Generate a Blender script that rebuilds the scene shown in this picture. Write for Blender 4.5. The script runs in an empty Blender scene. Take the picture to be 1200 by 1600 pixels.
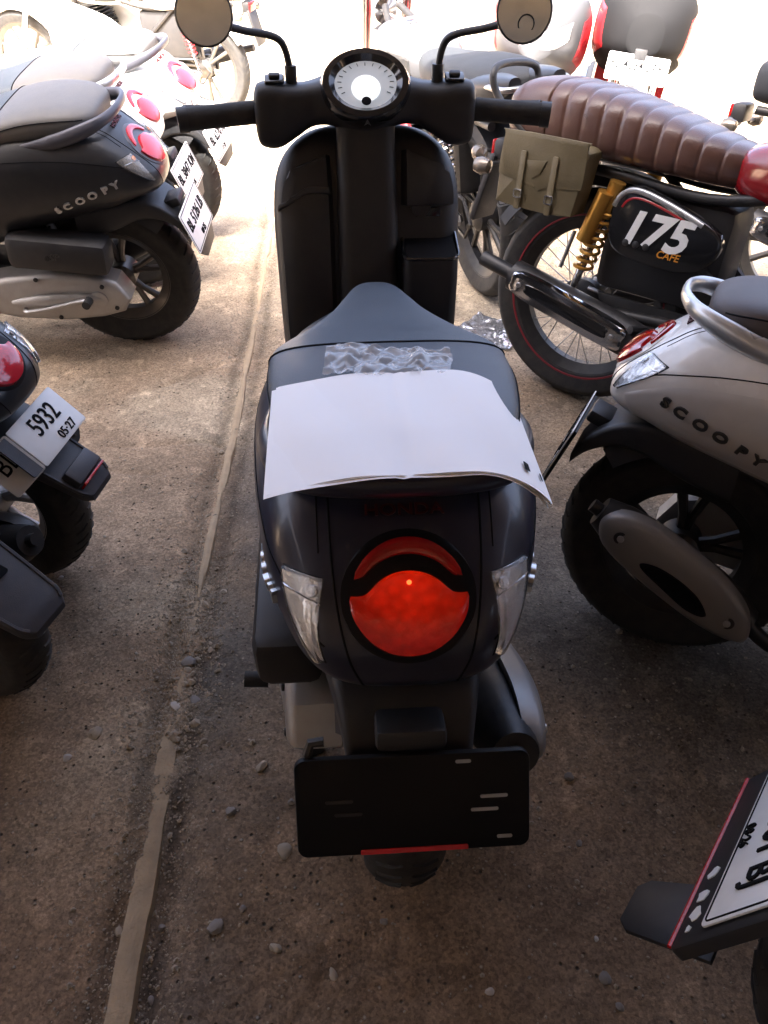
import bpy, bmesh, math, random
import numpy as np
from mathutils import Vector, Matrix
from mathutils.bvhtree import BVHTree

random.seed(7)
np.random.seed(7)
R = math.radians
sc = bpy.context.scene
COL = sc.collection

# ------------------------------------------------------------------ camera
CAM = Vector((0.0, -0.85, 1.28)); PITCH = 39.0; FPX = 1230.0      # FPX: focal length for a 1600 px high picture
cam_d = bpy.data.cameras.new('camera'); cam = bpy.data.objects.new('camera', cam_d); COL.objects.link(cam)
cam.location = CAM; cam.rotation_euler = (R(90 - PITCH), 0, 0)
cam_d.sensor_fit = 'VERTICAL'; cam_d.sensor_height = 24.0; cam_d.lens = FPX / 1600 * 24
cam_d.clip_start = 0.02; cam_d.clip_end = 400
sc.camera = cam

# ------------------------------------------------------------------ sky, sun, exposure
SUN_EL, SUN_AZ = 49.0, 200.0            # azimuth: compass style, 0 = +Y, clockwise; the sun stands behind the shed
w = bpy.data.worlds.new('World'); sc.world = w; w.use_nodes = True
nt = w.node_tree; nt.nodes.clear()
sky = nt.nodes.new('ShaderNodeTexSky'); sky.sky_type = 'NISHITA'; sky.sun_disc = False
sky.sun_elevation = R(SUN_EL); sky.sun_rotation = R(SUN_AZ); sky.dust_density = 9.0; sky.air_density = 0.4; sky.ozone_density = 0.0
bg = nt.nodes.new('ShaderNodeBackground'); bg.inputs['Strength'].default_value = 0.15
wo = nt.nodes.new('ShaderNodeOutputWorld')
nt.links.new(sky.outputs[0], bg.inputs[0]); nt.links.new(bg.outputs[0], wo.inputs[0])
sd = bpy.data.lights.new('sun', 'SUN'); sd.energy = 2.7; sd.angle = R(0.6); sd.color = (1.0, 0.95, 0.88)
sun = bpy.data.objects.new('sun', sd); COL.objects.link(sun)
sun.rotation_euler = Vector((math.sin(R(SUN_AZ)) * math.cos(R(SUN_EL)), math.cos(R(SUN_AZ)) * math.cos(R(SUN_EL)), math.sin(R(SUN_EL)))).to_track_quat('Z', 'Y').to_euler()
sc.view_settings.view_transform = 'Standard'; sc.view_settings.look = 'None'
sc.view_settings.exposure = 3.95; sc.view_settings.gamma = 1.0; sc.view_settings.use_curve_mapping = False

def ray(px, py):
    """direction of a photo pixel (1200 x 1600)"""
    a = (px - 600) / FPX; b = (800 - py) / FPX; t = R(PITCH)
    return Vector((a, math.cos(t) + b * math.sin(t), -math.sin(t) + b * math.cos(t)))
def on_z(px, py, z=0.0):
    d = ray(px, py); k = (z - CAM.z) / d.z
    return CAM + d * k

# ------------------------------------------------------------------ materials
MATS = {}
def mat(name, col, rough=0.5, metal=0.0, coat=0.0, bump=0.0, bscale=60.0, var=0.12, vscale=9.0, emit=None, estr=0.0, trans=0.0, spec=0.5, dust=0.0, ior=1.45, alpha=1.0, rvar=0.12):
    if name in MATS: return MATS[name]
    m = bpy.data.materials.new(name); m.use_nodes = True; n = m.node_tree.nodes; l = m.node_tree.links
    p = n['Principled BSDF']; p.inputs['Metallic'].default_value = metal
    p.inputs['IOR'].default_value = ior; p.inputs['Specular IOR Level'].default_value = spec
    p.inputs['Coat Weight'].default_value = coat; p.inputs['Coat Roughness'].default_value = 0.08
    p.inputs['Transmission Weight'].default_value = trans; p.inputs['Alpha'].default_value = alpha
    tc = n.new('ShaderNodeTexCoord'); nz = n.new('ShaderNodeTexNoise'); nz.inputs['Scale'].default_value = vscale; nz.inputs['Detail'].default_value = 6
    l.new(tc.outputs['Object'], nz.inputs['Vector'])
    mx = n.new('ShaderNodeMix'); mx.data_type = 'RGBA'
    c = list(col)
    mx.inputs[6].default_value = [max(0, x * (1 - var)) for x in c] + [1]; mx.inputs[7].default_value = [min(1, x * (1 + var)) for x in c] + [1]
    l.new(nz.outputs[0], mx.inputs[0]); out = mx.outputs[2]
    if dust > 0:
        ge = n.new('ShaderNodeNewGeometry'); sx = n.new('ShaderNodeSeparateXYZ'); l.new(ge.outputs['Normal'], sx.inputs[0])
        n3 = n.new('ShaderNodeTexNoise'); n3.inputs['Scale'].default_value = 38; n3.inputs['Detail'].default_value = 5; l.new(tc.outputs['Object'], n3.inputs['Vector'])
        mr = n.new('ShaderNodeMapRange'); mr.inputs[1].default_value = 0.35; mr.inputs[2].default_value = 0.75; mr.inputs[3].default_value = 0; mr.inputs[4].default_value = dust; l.new(n3.outputs[0], mr.inputs[0])
        md = n.new('ShaderNodeMix'); md.data_type = 'RGBA'; l.new(mr.outputs[0], md.inputs[0]); l.new(out, md.inputs[6]); md.inputs[7].default_value = (0.24, 0.2, 0.15, 1); out = md.outputs[2]
    l.new(out, p.inputs['Base Color'])
    r = n.new('ShaderNodeMapRange'); r.inputs[3].default_value = max(0.02, rough - rvar); r.inputs[4].default_value = min(1, rough + rvar); l.new(nz.outputs[0], r.inputs[0]); l.new(r.outputs[0], p.inputs['Roughness'])
    if bump > 0:
        n2 = n.new('ShaderNodeTexNoise'); n2.inputs['Scale'].default_value = bscale; n2.inputs['Detail'].default_value = 4; l.new(tc.outputs['Object'], n2.inputs['Vector'])
        b = n.new('ShaderNodeBump'); b.inputs['Strength'].default_value = bump; b.inputs['Distance'].default_value = 0.002; l.new(n2.outputs[0], b.inputs['Height']); l.new(b.outputs[0], p.inputs['Normal'])
    if emit:
        p.inputs['Emission Color'].default_value = list(emit) + [1]; p.inputs['Emission Strength'].default_value = estr
    MATS[name] = m
    return m
black_plastic = mat('black_plastic', (0.018, 0.018, 0.02), 0.48, bump=0.15, bscale=900, dust=0.03)
rubber = mat('rubber', (0.016, 0.016, 0.017), 0.75, bump=0.4, bscale=150, dust=0.09)
chrome = mat('chrome', (0.75, 0.75, 0.76), 0.14, 1.0, var=0.05)
steel = mat('steel', (0.42, 0.42, 0.43), 0.38, 0.9, dust=0.2)
cast_alloy = mat('cast_alloy', (0.4, 0.39, 0.38), 0.48, 0.6, bump=0.2, bscale=300, dust=0.22)
dark_metal = mat('dark_metal', (0.026, 0.026, 0.028), 0.45, 0.4, dust=0.08)
clear_lens = mat('clear_lens', (0.93, 0.95, 0.96), 0.06, trans=0.92, rvar=0.04, var=0.02)
reflector = mat('reflector', (0.75, 0.76, 0.78), 0.25, 0.85, bump=0.5, bscale=120)
bulb_amber = mat('bulb_amber', (0.8, 0.25, 0.03), 0.2, coat=0.5)
red_lens = mat('red_lens', (0.34, 0.005, 0.006), 0.1, coat=0.6, var=0.2, vscale=60)
red_reflex = mat('red_reflex', (0.5, 0.012, 0.015), 0.18, coat=0.6, bump=0.8, bscale=250)
plate_white = mat('plate_white', (0.78, 0.78, 0.76), 0.4, coat=0.1, dust=0.1, var=0.04)
plate_black = mat('plate_black', (0.006, 0.006, 0.007), 0.5, spec=0.2)
ink = mat('ink', (0.008, 0.008, 0.009), 0.75, spec=0.1)
badge_chrome = mat('badge_chrome', (0.45, 0.45, 0.45), 0.3, 0.85)
badge_dark = mat('badge_dark', (0.06, 0.06, 0.06), 0.3, 0.5)

# ------------------------------------------------------------------ mesh helpers
def cr(keys, n):
    """Catmull-Rom through the keys, n samples"""
    k = np.asarray(keys, float); m = len(k); t = np.linspace(0, m - 1, n); i = np.clip(t.astype(int), 0, m - 2); f = (t - i)[:, None]
    p0 = k[np.clip(i - 1, 0, m - 1)]; p1 = k[i]; p2 = k[i + 1]; p3 = k[np.clip(i + 2, 0, m - 1)]
    return 0.5 * (2 * p1 + (p2 - p0) * f + (2 * p0 - 5 * p1 + 4 * p2 - p3) * f ** 2 + (3 * p1 - p0 - 3 * p2 + p3) * f ** 3)
def ccr(keys, n):
    k = list(map(tuple, keys)); k2 = k[-2:] + k + k[:3]; m = len(k)
    a = cr(k2, (len(k2) - 1) * 40 + 1); a = a[80:80 + m * 40]
    idx = (np.arange(n) * m * 40 / n).astype(int)
    return a[idx]

class MB:
    def __init__(s): s.v = []; s.f = []
    def add(s, v, f):
        o = len(s.v); s.v += [tuple(map(float, p)) for p in v]; s.f += [tuple(int(i) + o for i in q) for q in f]; return s
    def loft(s, rings, closed=True, cap=True):
        rings = [np.asarray(r, float) for r in rings]; n = len(rings[0]); v = np.concatenate(rings); f = []
        for i in range(len(rings) - 1):
            for j in range(n if closed else n - 1):
                k = (j + 1) % n; f.append((i * n + j, i * n + k, (i + 1) * n + k, (i + 1) * n + j))
        if cap and closed: f.append(tuple(range(n - 1, -1, -1))); f.append(tuple(range((len(rings) - 1) * n, len(rings) * n)))
        return s.add(v, f)
    def tube(s, path, r, n=10, closed=False, flat=1.0, up=None, smooth=0):
        P = np.asarray(path, float)
        if smooth:
            P2 = cr(P, smooth)
            if np.ndim(r): r = np.interp(np.linspace(0, len(P) - 1, smooth), range(len(P)), r)
            P = P2
        rr = np.broadcast_to(np.asarray(r, float), (len(P),)); m = len(P)
        T = np.gradient(P, axis=0) if not closed else np.roll(P, -1, 0) - np.roll(P, 1, 0)
        T /= np.linalg.norm(T, axis=1)[:, None] + 1e-12
        if up is None:
            a = np.array([0, 0, 1.0]) if abs(T[0][2]) < 0.9 else np.array([1.0, 0, 0]); N = np.cross(T[0], a)
        else: N = np.asarray(up, float) - T[0] * np.dot(T[0], up)
        N /= np.linalg.norm(N); rings = []; t = np.linspace(0, 2 * np.pi, n, endpoint=False)
        for i in range(m):
            if up is not None: N = np.asarray(up, float)
            N = N - T[i] * np.dot(T[i], N); N /= np.linalg.norm(N) + 1e-12; B = np.cross(T[i], N)
            rings.append(P[i] + rr[i] * (np.outer(np.cos(t), N) + flat * np.outer(np.sin(t), B)))
        if closed: rings.append(rings[0])
        return s.loft(rings, True, not closed)
    def lathe(s, prof, c=(0, 0, 0), axis='x', n=48, closed_prof=False, a0=0, a1=2 * math.pi):
        full = abs(a1 - a0 - 2 * math.pi) < 1e-6; t = np.linspace(a0, a1, n, endpoint=not full); rings = []
        pr = np.asarray(prof, float)
        for a in t:
            r = pr[:, 0]; h = pr[:, 1]
            q = np.stack([h, r * np.cos(a), r * np.sin(a)], 1) if axis == 'x' else (np.stack([r * np.cos(a), h, r * np.sin(a)], 1) if axis == 'y' else np.stack([r * np.cos(a), r * np.sin(a), h], 1))
            rings.append(q + np.asarray(c))
        if full: rings.append(rings[0])
        return s.loft(rings, closed_prof, False)
    def disc(s, c, nrm, r, h, n=20, b=0.15):
        """a short bevelled cylinder standing on c, pointing along nrm"""
        q = Vector(nrm).normalized().to_track_quat('Z', 'Y').to_matrix(); rings = []
        for rad, z in ((r, 0), (r, h * (1 - b)), (r * (1 - b * .6), h)):
            rings.append([tuple(Vector(c) + q @ Vector((rad * math.cos(a), rad * math.sin(a), z))) for a in np.linspace(0, 2 * np.pi, n, endpoint=False)])
        return s.loft(rings)
    def box(s, c, size, b=0.0, rot=None, taper=None):
        bm = bmesh.new(); bmesh.ops.create_cube(bm, size=1.0)
        for v in bm.verts:
            v.co = Vector((v.co.x * size[0], v.co.y * size[1], v.co.z * size[2]))
            if taper and v.co.z > 0: v.co.x *= taper; v.co.y *= taper
        if b > 0: bmesh.ops.bevel(bm, geom=bm.edges[:], offset=b, segments=2, affect='EDGES', profile=0.5)
        M = Matrix.Identity(3) if rot is None else (rot if isinstance(rot, Matrix) else Matrix.Rotation(rot[2], 3, 'Z') @ Matrix.Rotation(rot[1], 3, 'Y') @ Matrix.Rotation(rot[0], 3, 'X'))
        bm.verts.index_update()
        s.add([tuple(M @ v.co + Vector(c)) for v in bm.verts], [[v.index for v in f.verts] for f in bm.faces]); bm.free(); return s
    def prism(s, poly, o, U, V, depth, b=0.0, seg=2):
        """outline (u,v) in the plane o+uU+vV, thickened along UxV by depth"""
        U = Vector(U); V = Vector(V); N = U.cross(V).normalized(); o = Vector(o)
        bm = bmesh.new(); vs = [bm.verts.new(o + U * p[0] + V * p[1]) for p in poly]; f = bm.faces.new(vs)
        r = bmesh.ops.extrude_face_region(bm, geom=[f]); tv = [e for e in r['geom'] if isinstance(e, bmesh.types.BMVert)]
        bmesh.ops.translate(bm, verts=tv, vec=N * depth)
        if b > 0:
            top = [e for e in bm.edges if all(v in tv for v in e.verts)]
            bmesh.ops.bevel(bm, geom=top, offset=b, segments=seg, affect='EDGES', profile=0.5, clamp_overlap=True)
        bm.verts.index_update(); s.add([tuple(v.co) for v in bm.verts], [[v.index for v in f.verts] for f in bm.faces]); bm.free(); return s
    def grid(s, G, thick=0.0, d=None):
        G = np.asarray(G, float); a, b = G.shape[:2]; v = G.reshape(-1, 3)
        f = [(i * b + j, i * b + j + 1, (i + 1) * b + j + 1, (i + 1) * b + j) for i in range(a - 1) for j in range(b - 1)]
        if thick:
            if d is None:
                du = np.gradient(G, axis=0); dv = np.gradient(G, axis=1); nn = np.cross(du, dv); nn /= np.linalg.norm(nn, axis=2)[:, :, None] + 1e-12
            else: nn = np.broadcast_to(np.asarray(d, float), G.shape)
            v2 = (G + nn * thick).reshape(-1, 3); o = a * b
            f += [(q[3] + o, q[2] + o, q[1] + o, q[0] + o) for q in f]
            bd = [i * b for i in range(a)] + [(a - 1) * b + j for j in range(1, b)] + [i * b + b - 1 for i in range(a - 2, -1, -1)] + [j for j in range(b - 2, 0, -1)]
            f += [(bd[i], bd[(i + 1) % len(bd)], bd[(i + 1) % len(bd)] + o, bd[i] + o) for i in range(len(bd))]
            v = np.concatenate([v, v2])
        return s.add(v, f)
    def xform(s, M):
        s.v = [tuple(M @ Vector(p)) for p in s.v]; return s
    def mirror(s):
        o = len(s.v); s.v += [(-x, y, z) for x, y, z in s.v]; s.f += [tuple(i + o for i in reversed(q)) for q in s.f]; return s
    def bvh(s): return BVHTree.FromPolygons(s.v, s.f)
    def build(s, name, m, parent=None, sharp=38, loc=None):
        me = bpy.data.meshes.new(name); me.from_pydata(s.v, [], s.f)
        bm = bmesh.new(); bm.from_mesh(me); bmesh.ops.remove_doubles(bm, verts=bm.verts[:], dist=1e-6); bmesh.ops.recalc_face_normals(bm, faces=bm.faces[:]); bm.to_mesh(me); bm.free()
        me.shade_smooth(); me.set_sharp_from_angle(angle=R(sharp))
        if m: me.materials.append(m)
        o = bpy.data.objects.new(name, me); COL.objects.link(o)
        if parent: o.parent = parent
        if loc is not None: o.location = loc
        return o

def tag(o, label, cat, group=None, kind=None):
    if label: o['label'] = label
    if cat: o['category'] = cat
    if group: o['group'] = group
    if kind: o['kind'] = kind
    return o
def thing(name, label, cat, loc=(0, 0, 0), rz=0.0, group=None, lean=0.0):
    o = bpy.data.objects.new(name, None); COL.objects.link(o); o.location = loc; o.rotation_mode = 'XYZ'; o.rotation_euler = (0, lean, rz); o.empty_display_size = 0.1
    return tag(o, label, cat, group)
def hit(bvh, p, d, back=0.6):
    d = Vector(d).normalized(); h = bvh.ray_cast(Vector(p) - d * back, d)
    return (h[0], h[1] if h[1].dot(d) < 0 else -h[1]) if h[0] is not None else (None, None)
def patch(bvh, A, B, toP, d, h=0.004, nu=24, nv=12, edge=0.0015, sink=0.0015, dome=0.0, wrap=False):
    """a pad lying on a surface, between the curves A and B given in a plane; toP maps (u,v) to a point; its rim sinks in"""
    A = cr(A, nu); B = cr(B, nu); G = np.zeros((nu, nv, 3)); last = None
    for i in range(nu):
        for j in range(nv):
            t = j / (nv - 1); uv = A[i] * (1 - t) + B[i] * t
            loc, n = hit(bvh, toP(*uv), d)
            if loc is None: loc, n = (last if last else (Vector(toP(*uv)), -Vector(d)))
            last = (loc, n); e = min(i, nu - 1 - i, j, nv - 1 - j); a = 4 * t * (1 - t); bb = 4 * (i / (nu - 1)) * (1 - i / (nu - 1))
            off = -sink if e == 0 else (h + dome * a * bb)
            G[i, j] = loc + n * off
    return MB().grid(G)
def stroke(bvh, pts, toP, d, r=0.0012, n=30, lift=0.0, k=5):
    """a thin seam line laid on a surface"""
    P = []
    for uv in cr(pts, n):
        loc, nn = hit(bvh, toP(*uv), d)
        if loc is not None: P.append(loc + nn * lift)
    return MB().tube(P, r, k)
_txt = {}
def glyph(ch, bold=0.0, shear=0.0, ext=0.05, res=3):
    k = (ch, bold, shear, ext)
    if k not in _txt:
        c = bpy.data.curves.new('t', 'FONT'); c.body = ch; c.size = 1.0; c.extrude = ext; c.offset = bold; c.shear = shear; c.resolution_u = res
        o = bpy.data.objects.new('t', c); me = bpy.data.meshes.new_from_object(o)
        v = np.array([x.co[:] for x in me.vertices]) if len(me.vertices) else np.zeros((0, 3)); f = [tuple(p.vertices) for p in me.polygons]
        bpy.data.objects.remove(o); bpy.data.meshes.remove(me); bpy.data.curves.remove(c); _txt[k] = (v, f)
    return _txt[k]
def text(s, size, o, U, V, bold=0.0, shear=0.0, ext=0.004, center=True, sx=1.0):
    """a line of letters in the plane (o, U, V); ext = depth in metres"""
    v, f = glyph(s, bold, shear, ext / size)
    U = np.asarray(Vector(U).normalized()); V = np.asarray(Vector(V).normalized()); N = np.cross(U, V); o = np.asarray(o, float)
    c = (v.min(0) + v.max(0)) / 2 if center else np.zeros(3)
    q = (v - c) * size
    return MB().add(o + np.outer(q[:, 0] * sx, U) + np.outer(q[:, 1], V) + np.outer(q[:, 2], N), f)
def lettering(s, bvh, pts, toP, d, size, bold=0.0, shear=0.0, ext=0.003, sx=1.0):
    """single letters spaced along a line on a curved surface"""
    P = []
    for uv in cr(pts, len(s)): P.append(hit(bvh, toP(*uv), d))
    out = []
    for i, ch in enumerate(s):
        a = P[max(0, i - 1)][0]; b = P[min(len(s) - 1, i + 1)][0]; loc, n = P[i]
        if loc is None or a is None or b is None: continue
        U = (b - a).normalized(); V = n.cross(U).normalized()
        out.append(text(ch, size, loc + n * ext * 0.4, U, V, bold, shear, ext, True, sx))
    return out
def rrect(w, h, r, n=5):
    P = []
    for cx, cy, a in ((w / 2 - r, h / 2 - r, 0), (-w / 2 + r, h / 2 - r, 90), (-w / 2 + r, -h / 2 + r, 180), (w / 2 - r, -h / 2 + r, 270)):
        for k in range(n + 1): t = R(a + 90 * k / n); P.append((cx + r * math.cos(t), cy + r * math.sin(t)))
    return P
def section(y, z0, zc, z1, w_, p=0.75, n=40):
    """closed egg-like ring in the XZ plane"""
    t = np.linspace(-math.pi / 2, 3 * math.pi / 2, n, endpoint=False); c = np.cos(t); s_ = np.sin(t)
    x = w_ * np.sign(c) * np.abs(c) ** p; zz = np.where(s_ > 0, (z1 - zc), (zc - z0)) * np.sign(s_) * np.abs(s_) ** p + zc
    return np.stack([x, np.full(n, y), zz], 1)

# ------------------------------------------------------------------ ground
def _h(ix, iy, s):
    n = (ix.astype(np.int64) * 374761393 + iy.astype(np.int64) * 668265263 + s * 974711) & 0x7fffffff
    n = ((n ^ (n >> 13)) * 1274126177) & 0x7fffffff
    return ((n ^ (n >> 16)) & 0xffff) / 65535.0
def vn(x, y, s=0):
    ix = np.floor(x); iy = np.floor(y); fx = x - ix; fy = y - iy; fx = fx * fx * (3 - 2 * fx); fy = fy * fy * (3 - 2 * fy)
    return (_h(ix, iy, s) * (1 - fx) + _h(ix + 1, iy, s) * fx) * (1 - fy) + (_h(ix, iy + 1, s) * (1 - fx) + _h(ix + 1, iy + 1, s) * fx) * fy
def fbm(x, y, f, o=4, s=0):
    a = 0; k = 1.0; t = 0
    for i in range(o): a = a + k * vn(x * f, y * f, s + i * 17); t += k; k *= 0.5; f *= 2.03
    return a / t
def ss(a, b, x):
    t = np.clip((x - a) / (b - a), 0, 1); return t * t * (3 - 2 * t)

strip_px = [(150, 1680), (182, 1600), (212, 1440), (240, 1290), (262, 1160), (288, 1040), (318, 890), (345, 770), (368, 670), (388, 560), (405, 470), (418, 390), (428, 320), (436, 250)]
STRIP = np.array([list(on_z(*p))[:2] for p in strip_px]); STRIP = STRIP[np.argsort(STRIP[:, 1])]
def strip_x(y):
    s0 = (STRIP[-1, 0] - STRIP[-4, 0]) / (STRIP[-1, 1] - STRIP[-4, 1])
    return np.where(y > STRIP[-1, 1], STRIP[-1, 0] + (y - STRIP[-1, 1]) * s0, np.interp(y, STRIP[:, 1], STRIP[:, 0])) + 0.008 * (fbm(y, y * 0 + 3, 3.0, 2, 71) - .5)
def axis(lo, hi, st, far):
    a = np.arange(lo, hi, st); d = st; up = [a[-1]]; dn = [a[0]]
    while up[-1] < far: d *= 1.25; up.append(up[-1] + d)
    d = st
    while dn[-1] > -far: d *= 1.25; dn.append(dn[-1] - d)
    return np.array(dn[:0:-1] + list(a) + up[1:])
def ground_height(X, Y):
    d = X - strip_x(Y); right = ss(0.0, 0.06, d); edge = fbm(X, Y, 9, 3, 41) - .5
    near = ss(0.10, 0.0, np.abs(d + edge * 0.05))
    h = 0.008 * (fbm(X, Y, 1.0, 2, 1) - .5) + 0.0030 * (fbm(X, Y, 5, 2, 5) - .5) + 0.0020 * (fbm(X, Y, 70, 1, 9) - .5)
    rough = right * ss(0.35, 0.6, fbm(X, Y, 2.2, 3, 23)) + 0.9 * ss(-.2, -.6, Y) * right
    rough = np.clip(rough + near * .8, 0, 1)
    h = h + rough * (0.0035 * (fbm(X, Y, 16, 3, 31) - .5) + 0.0065 * (fbm(X, Y, 75, 1, 33) - .5))
    # eroded gutters on both sides of the strip
    for side, wd in ((-1, 0.028), (1, 0.034)):
        c = d - side * (0.036 + 0.016 * edge); h = h - 0.020 * np.exp(-(c / wd) ** 2) * ss(0.25, 0.6, fbm(X, Y, 5, 3, 50 + side))
    pits = 0
    sl = ss(0.66, 0.7, fbm(X, Y, 2.1, 4, 87)); h = h + 0.003 * sl
    # a few worn cracks
    for (ax, ay, bx, by) in CRACKS:
        L = math.hypot(bx - ax, by - ay); ux, uy = (bx - ax) / L, (by - ay) / L
        t = (X - ax) * ux + (Y - ay) * uy; o = -(X - ax) * uy + (Y - ay) * ux + 0.03 * (fbm(X, Y, 6, 3, 91) - .5)
        h = h - 0.007 * np.exp(-(o / 0.009) ** 2) * ss(-.02, .03, t) * ss(L + .02, L - .03, t)
    fl = ss(14, 5, np.hypot(X, Y)); return h * fl
CRACKS = []
for a, b in (((165, 700), (360, 690)), ((240, 610), (365, 560)), ((1050, 1150), (1130, 1310)), ((100, 730), (250, 740))):
    p, q = on_z(*a), on_z(*b); CRACKS.append((p.x, p.y, q.x, q.y))
gx = axis(-1.5, 1.7, 0.0085, 40); gy = axis(-.75, 3.0, 0.0085, 40)
GX, GY = np.meshgrid(gx, gy, indexing='ij'); GH = ground_height(GX, GY)
gme = bpy.data.meshes.new('ground'); na, nb = GX.shape
ii = (np.arange(na - 1)[:, None] * nb + np.arange(nb - 1)[None, :]).ravel()
gme.vertices.add(na * nb); gme.vertices.foreach_set('co', np.stack([GX, GY, GH], 2).ravel())
fv = np.stack([ii, ii + nb, ii + nb + 1, ii + 1], 1).ravel()
gme.loops.add(len(fv)); gme.loops.foreach_set('vertex_index', fv.astype(np.int32))
gme.polygons.add(len(ii)); gme.polygons.foreach_set('loop_start', np.arange(0, len(fv), 4, dtype=np.int32)); gme.polygons.foreach_set('loop_total', np.full(len(ii), 4, dtype=np.int32))
gme.update(); gme.validate(); gme.shade_smooth()
# what the floor is made of: brown trodden soil film, grey bare cement, pale dry concrete farther out
D = GX - strip_x(GY); rt = ss(-0.01, 0.05, D + 0.06 * (fbm(GX, GY, 8, 3, 43) - .5))
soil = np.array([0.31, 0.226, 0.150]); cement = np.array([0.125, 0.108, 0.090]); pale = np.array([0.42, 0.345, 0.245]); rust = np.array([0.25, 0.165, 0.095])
n1 = fbm(GX, GY, 2.3, 5, 3); n2 = fbm(GX, GY, 11, 4, 13); n3 = fbm(GX, GY, 55, 3, 19)
g1 = rt * ss(0.72, 0.40, fbm(GX, GY, 1.3, 4, 61) + 0.22 * np.clip((GX - .1), -1, 1))
colr = soil[None, None] * (1 - g1[..., None]) + cement * g1[..., None]
k = (ss(0.5, 0.7, n1) * (0.25 + 0.75 * (1 - rt)))[..., None] * .7; colr = colr * (1 - k) + pale * k
k = (ss(0.52, 0.7, fbm(GX, GY, 1.9, 4, 101)) * rt)[..., None] * .7; colr = colr * (1 - k) + rust * k
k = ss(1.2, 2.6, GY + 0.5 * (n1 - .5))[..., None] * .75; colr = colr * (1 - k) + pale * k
near_tone = np.array([0.205, 0.135, 0.085]); k = (ss(0.25, -.35, GY + 0.5 * (fbm(GX, GY, 1.7, 4, 131) - .5)) * (1 - .5 * g1))[..., None] * .85; colr = colr * (1 - k) + near_tone * k  # floor colour turns darker and browner towards the camera end, with a noisy border
colr = colr * (0.38 + 0.62 * n2 + 0.36 * n3 + 0.26 * fbm(GX, GY, 4.3, 3, 171))[..., None]
grm = ss(0.03, 0.0, np.abs(np.abs(D) - .034 + .02 * (fbm(GX, GY, 12, 3, 43) - .5)))[..., None]; colr = colr * (1 - .45 * grm)
lt = ss(0.68, 0.75, fbm(GX, GY, 24, 3, 151))[..., None]; colr = colr * (1 + .35 * lt)
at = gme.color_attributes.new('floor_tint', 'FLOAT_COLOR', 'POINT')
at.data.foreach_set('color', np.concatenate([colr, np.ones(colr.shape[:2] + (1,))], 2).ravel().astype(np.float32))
gm = bpy.data.materials.new('trodden_concrete'); gm.use_nodes = True; n = gm.node_tree.nodes; l = gm.node_tree.links; p = n['Principled BSDF']
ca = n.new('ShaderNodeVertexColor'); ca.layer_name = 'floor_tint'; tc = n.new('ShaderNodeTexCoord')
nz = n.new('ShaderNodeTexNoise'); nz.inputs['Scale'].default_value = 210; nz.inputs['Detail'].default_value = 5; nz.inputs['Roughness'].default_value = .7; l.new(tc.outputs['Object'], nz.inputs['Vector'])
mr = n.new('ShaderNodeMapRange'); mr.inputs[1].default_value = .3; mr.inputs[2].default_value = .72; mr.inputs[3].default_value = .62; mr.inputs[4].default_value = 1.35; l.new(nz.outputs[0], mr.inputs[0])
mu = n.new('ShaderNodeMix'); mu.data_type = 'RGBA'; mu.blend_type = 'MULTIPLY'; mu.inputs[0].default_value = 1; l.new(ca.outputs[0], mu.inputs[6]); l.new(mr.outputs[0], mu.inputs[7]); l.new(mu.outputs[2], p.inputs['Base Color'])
p.inputs['Roughness'].default_value = .88; p.inputs['Specular IOR Level'].default_value = .3
bp = n.new('ShaderNodeBump'); bp.inputs['Strength'].default_value = .7; bp.inputs['Distance'].default_value = .003; l.new(nz.outputs[0], bp.inputs['Height']); l.new(bp.outputs[0], p.inputs['Normal'])
# crisp grain: sand, dark pores and bits of aggregate too small for the mesh
vo = n.new('ShaderNodeTexVoronoi'); vo.inputs['Scale'].default_value = 75; vo.inputs['Randomness'].default_value = 1.0; l.new(tc.outputs['Object'], vo.inputs['Vector'])
po = n.new('ShaderNodeMapRange'); po.inputs[1].default_value = .10; po.inputs[2].default_value = .26; po.inputs[3].default_value = 1; po.inputs[4].default_value = 0; l.new(vo.outputs['Distance'], po.inputs[0])
sel = n.new('ShaderNodeSeparateColor'); l.new(vo.outputs['Color'], sel.inputs[0]); th_ = n.new('ShaderNodeMath'); th_.operation = 'GREATER_THAN'; th_.inputs[1].default_value = .80; l.new(sel.outputs[0], th_.inputs[0])
pm_ = n.new('ShaderNodeMath'); pm_.operation = 'MULTIPLY'; l.new(po.outputs[0], pm_.inputs[0]); l.new(th_.outputs[0], pm_.inputs[1])
t2 = n.new('ShaderNodeMath'); t2.operation = 'LESS_THAN'; t2.inputs[1].default_value = .12; l.new(sel.outputs[1], t2.inputs[0]); p2 = n.new('ShaderNodeMath'); p2.operation = 'MULTIPLY'; l.new(po.outputs[0], p2.inputs[0]); l.new(t2.outputs[0], p2.inputs[1])
m1_ = n.new('ShaderNodeMix'); m1_.data_type = 'RGBA'; l.new(pm_.outputs[0], m1_.inputs[0]); l.new(mu.outputs[2], m1_.inputs[6]); m1_.inputs[7].default_value = (.06, .045, .032, 1)
v3 = n.new('ShaderNodeTexVoronoi'); v3.inputs['Scale'].default_value = 190; l.new(tc.outputs['Object'], v3.inputs['Vector']); s3 = n.new('ShaderNodeSeparateColor'); l.new(v3.outputs['Color'], s3.inputs[0])
r3 = n.new('ShaderNodeMapRange'); r3.inputs[1].default_value = 0; r3.inputs[2].default_value = 1; r3.inputs[3].default_value = .72; r3.inputs[4].default_value = 1.25; l.new(s3.outputs[0], r3.inputs[0])
x3 = n.new('ShaderNodeMix'); x3.data_type = 'RGBA'; x3.blend_type = 'MULTIPLY'; x3.inputs[0].default_value = 1; l.new(m1_.outputs[2], x3.inputs[6]); l.new(r3.outputs[0], x3.inputs[7])
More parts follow.
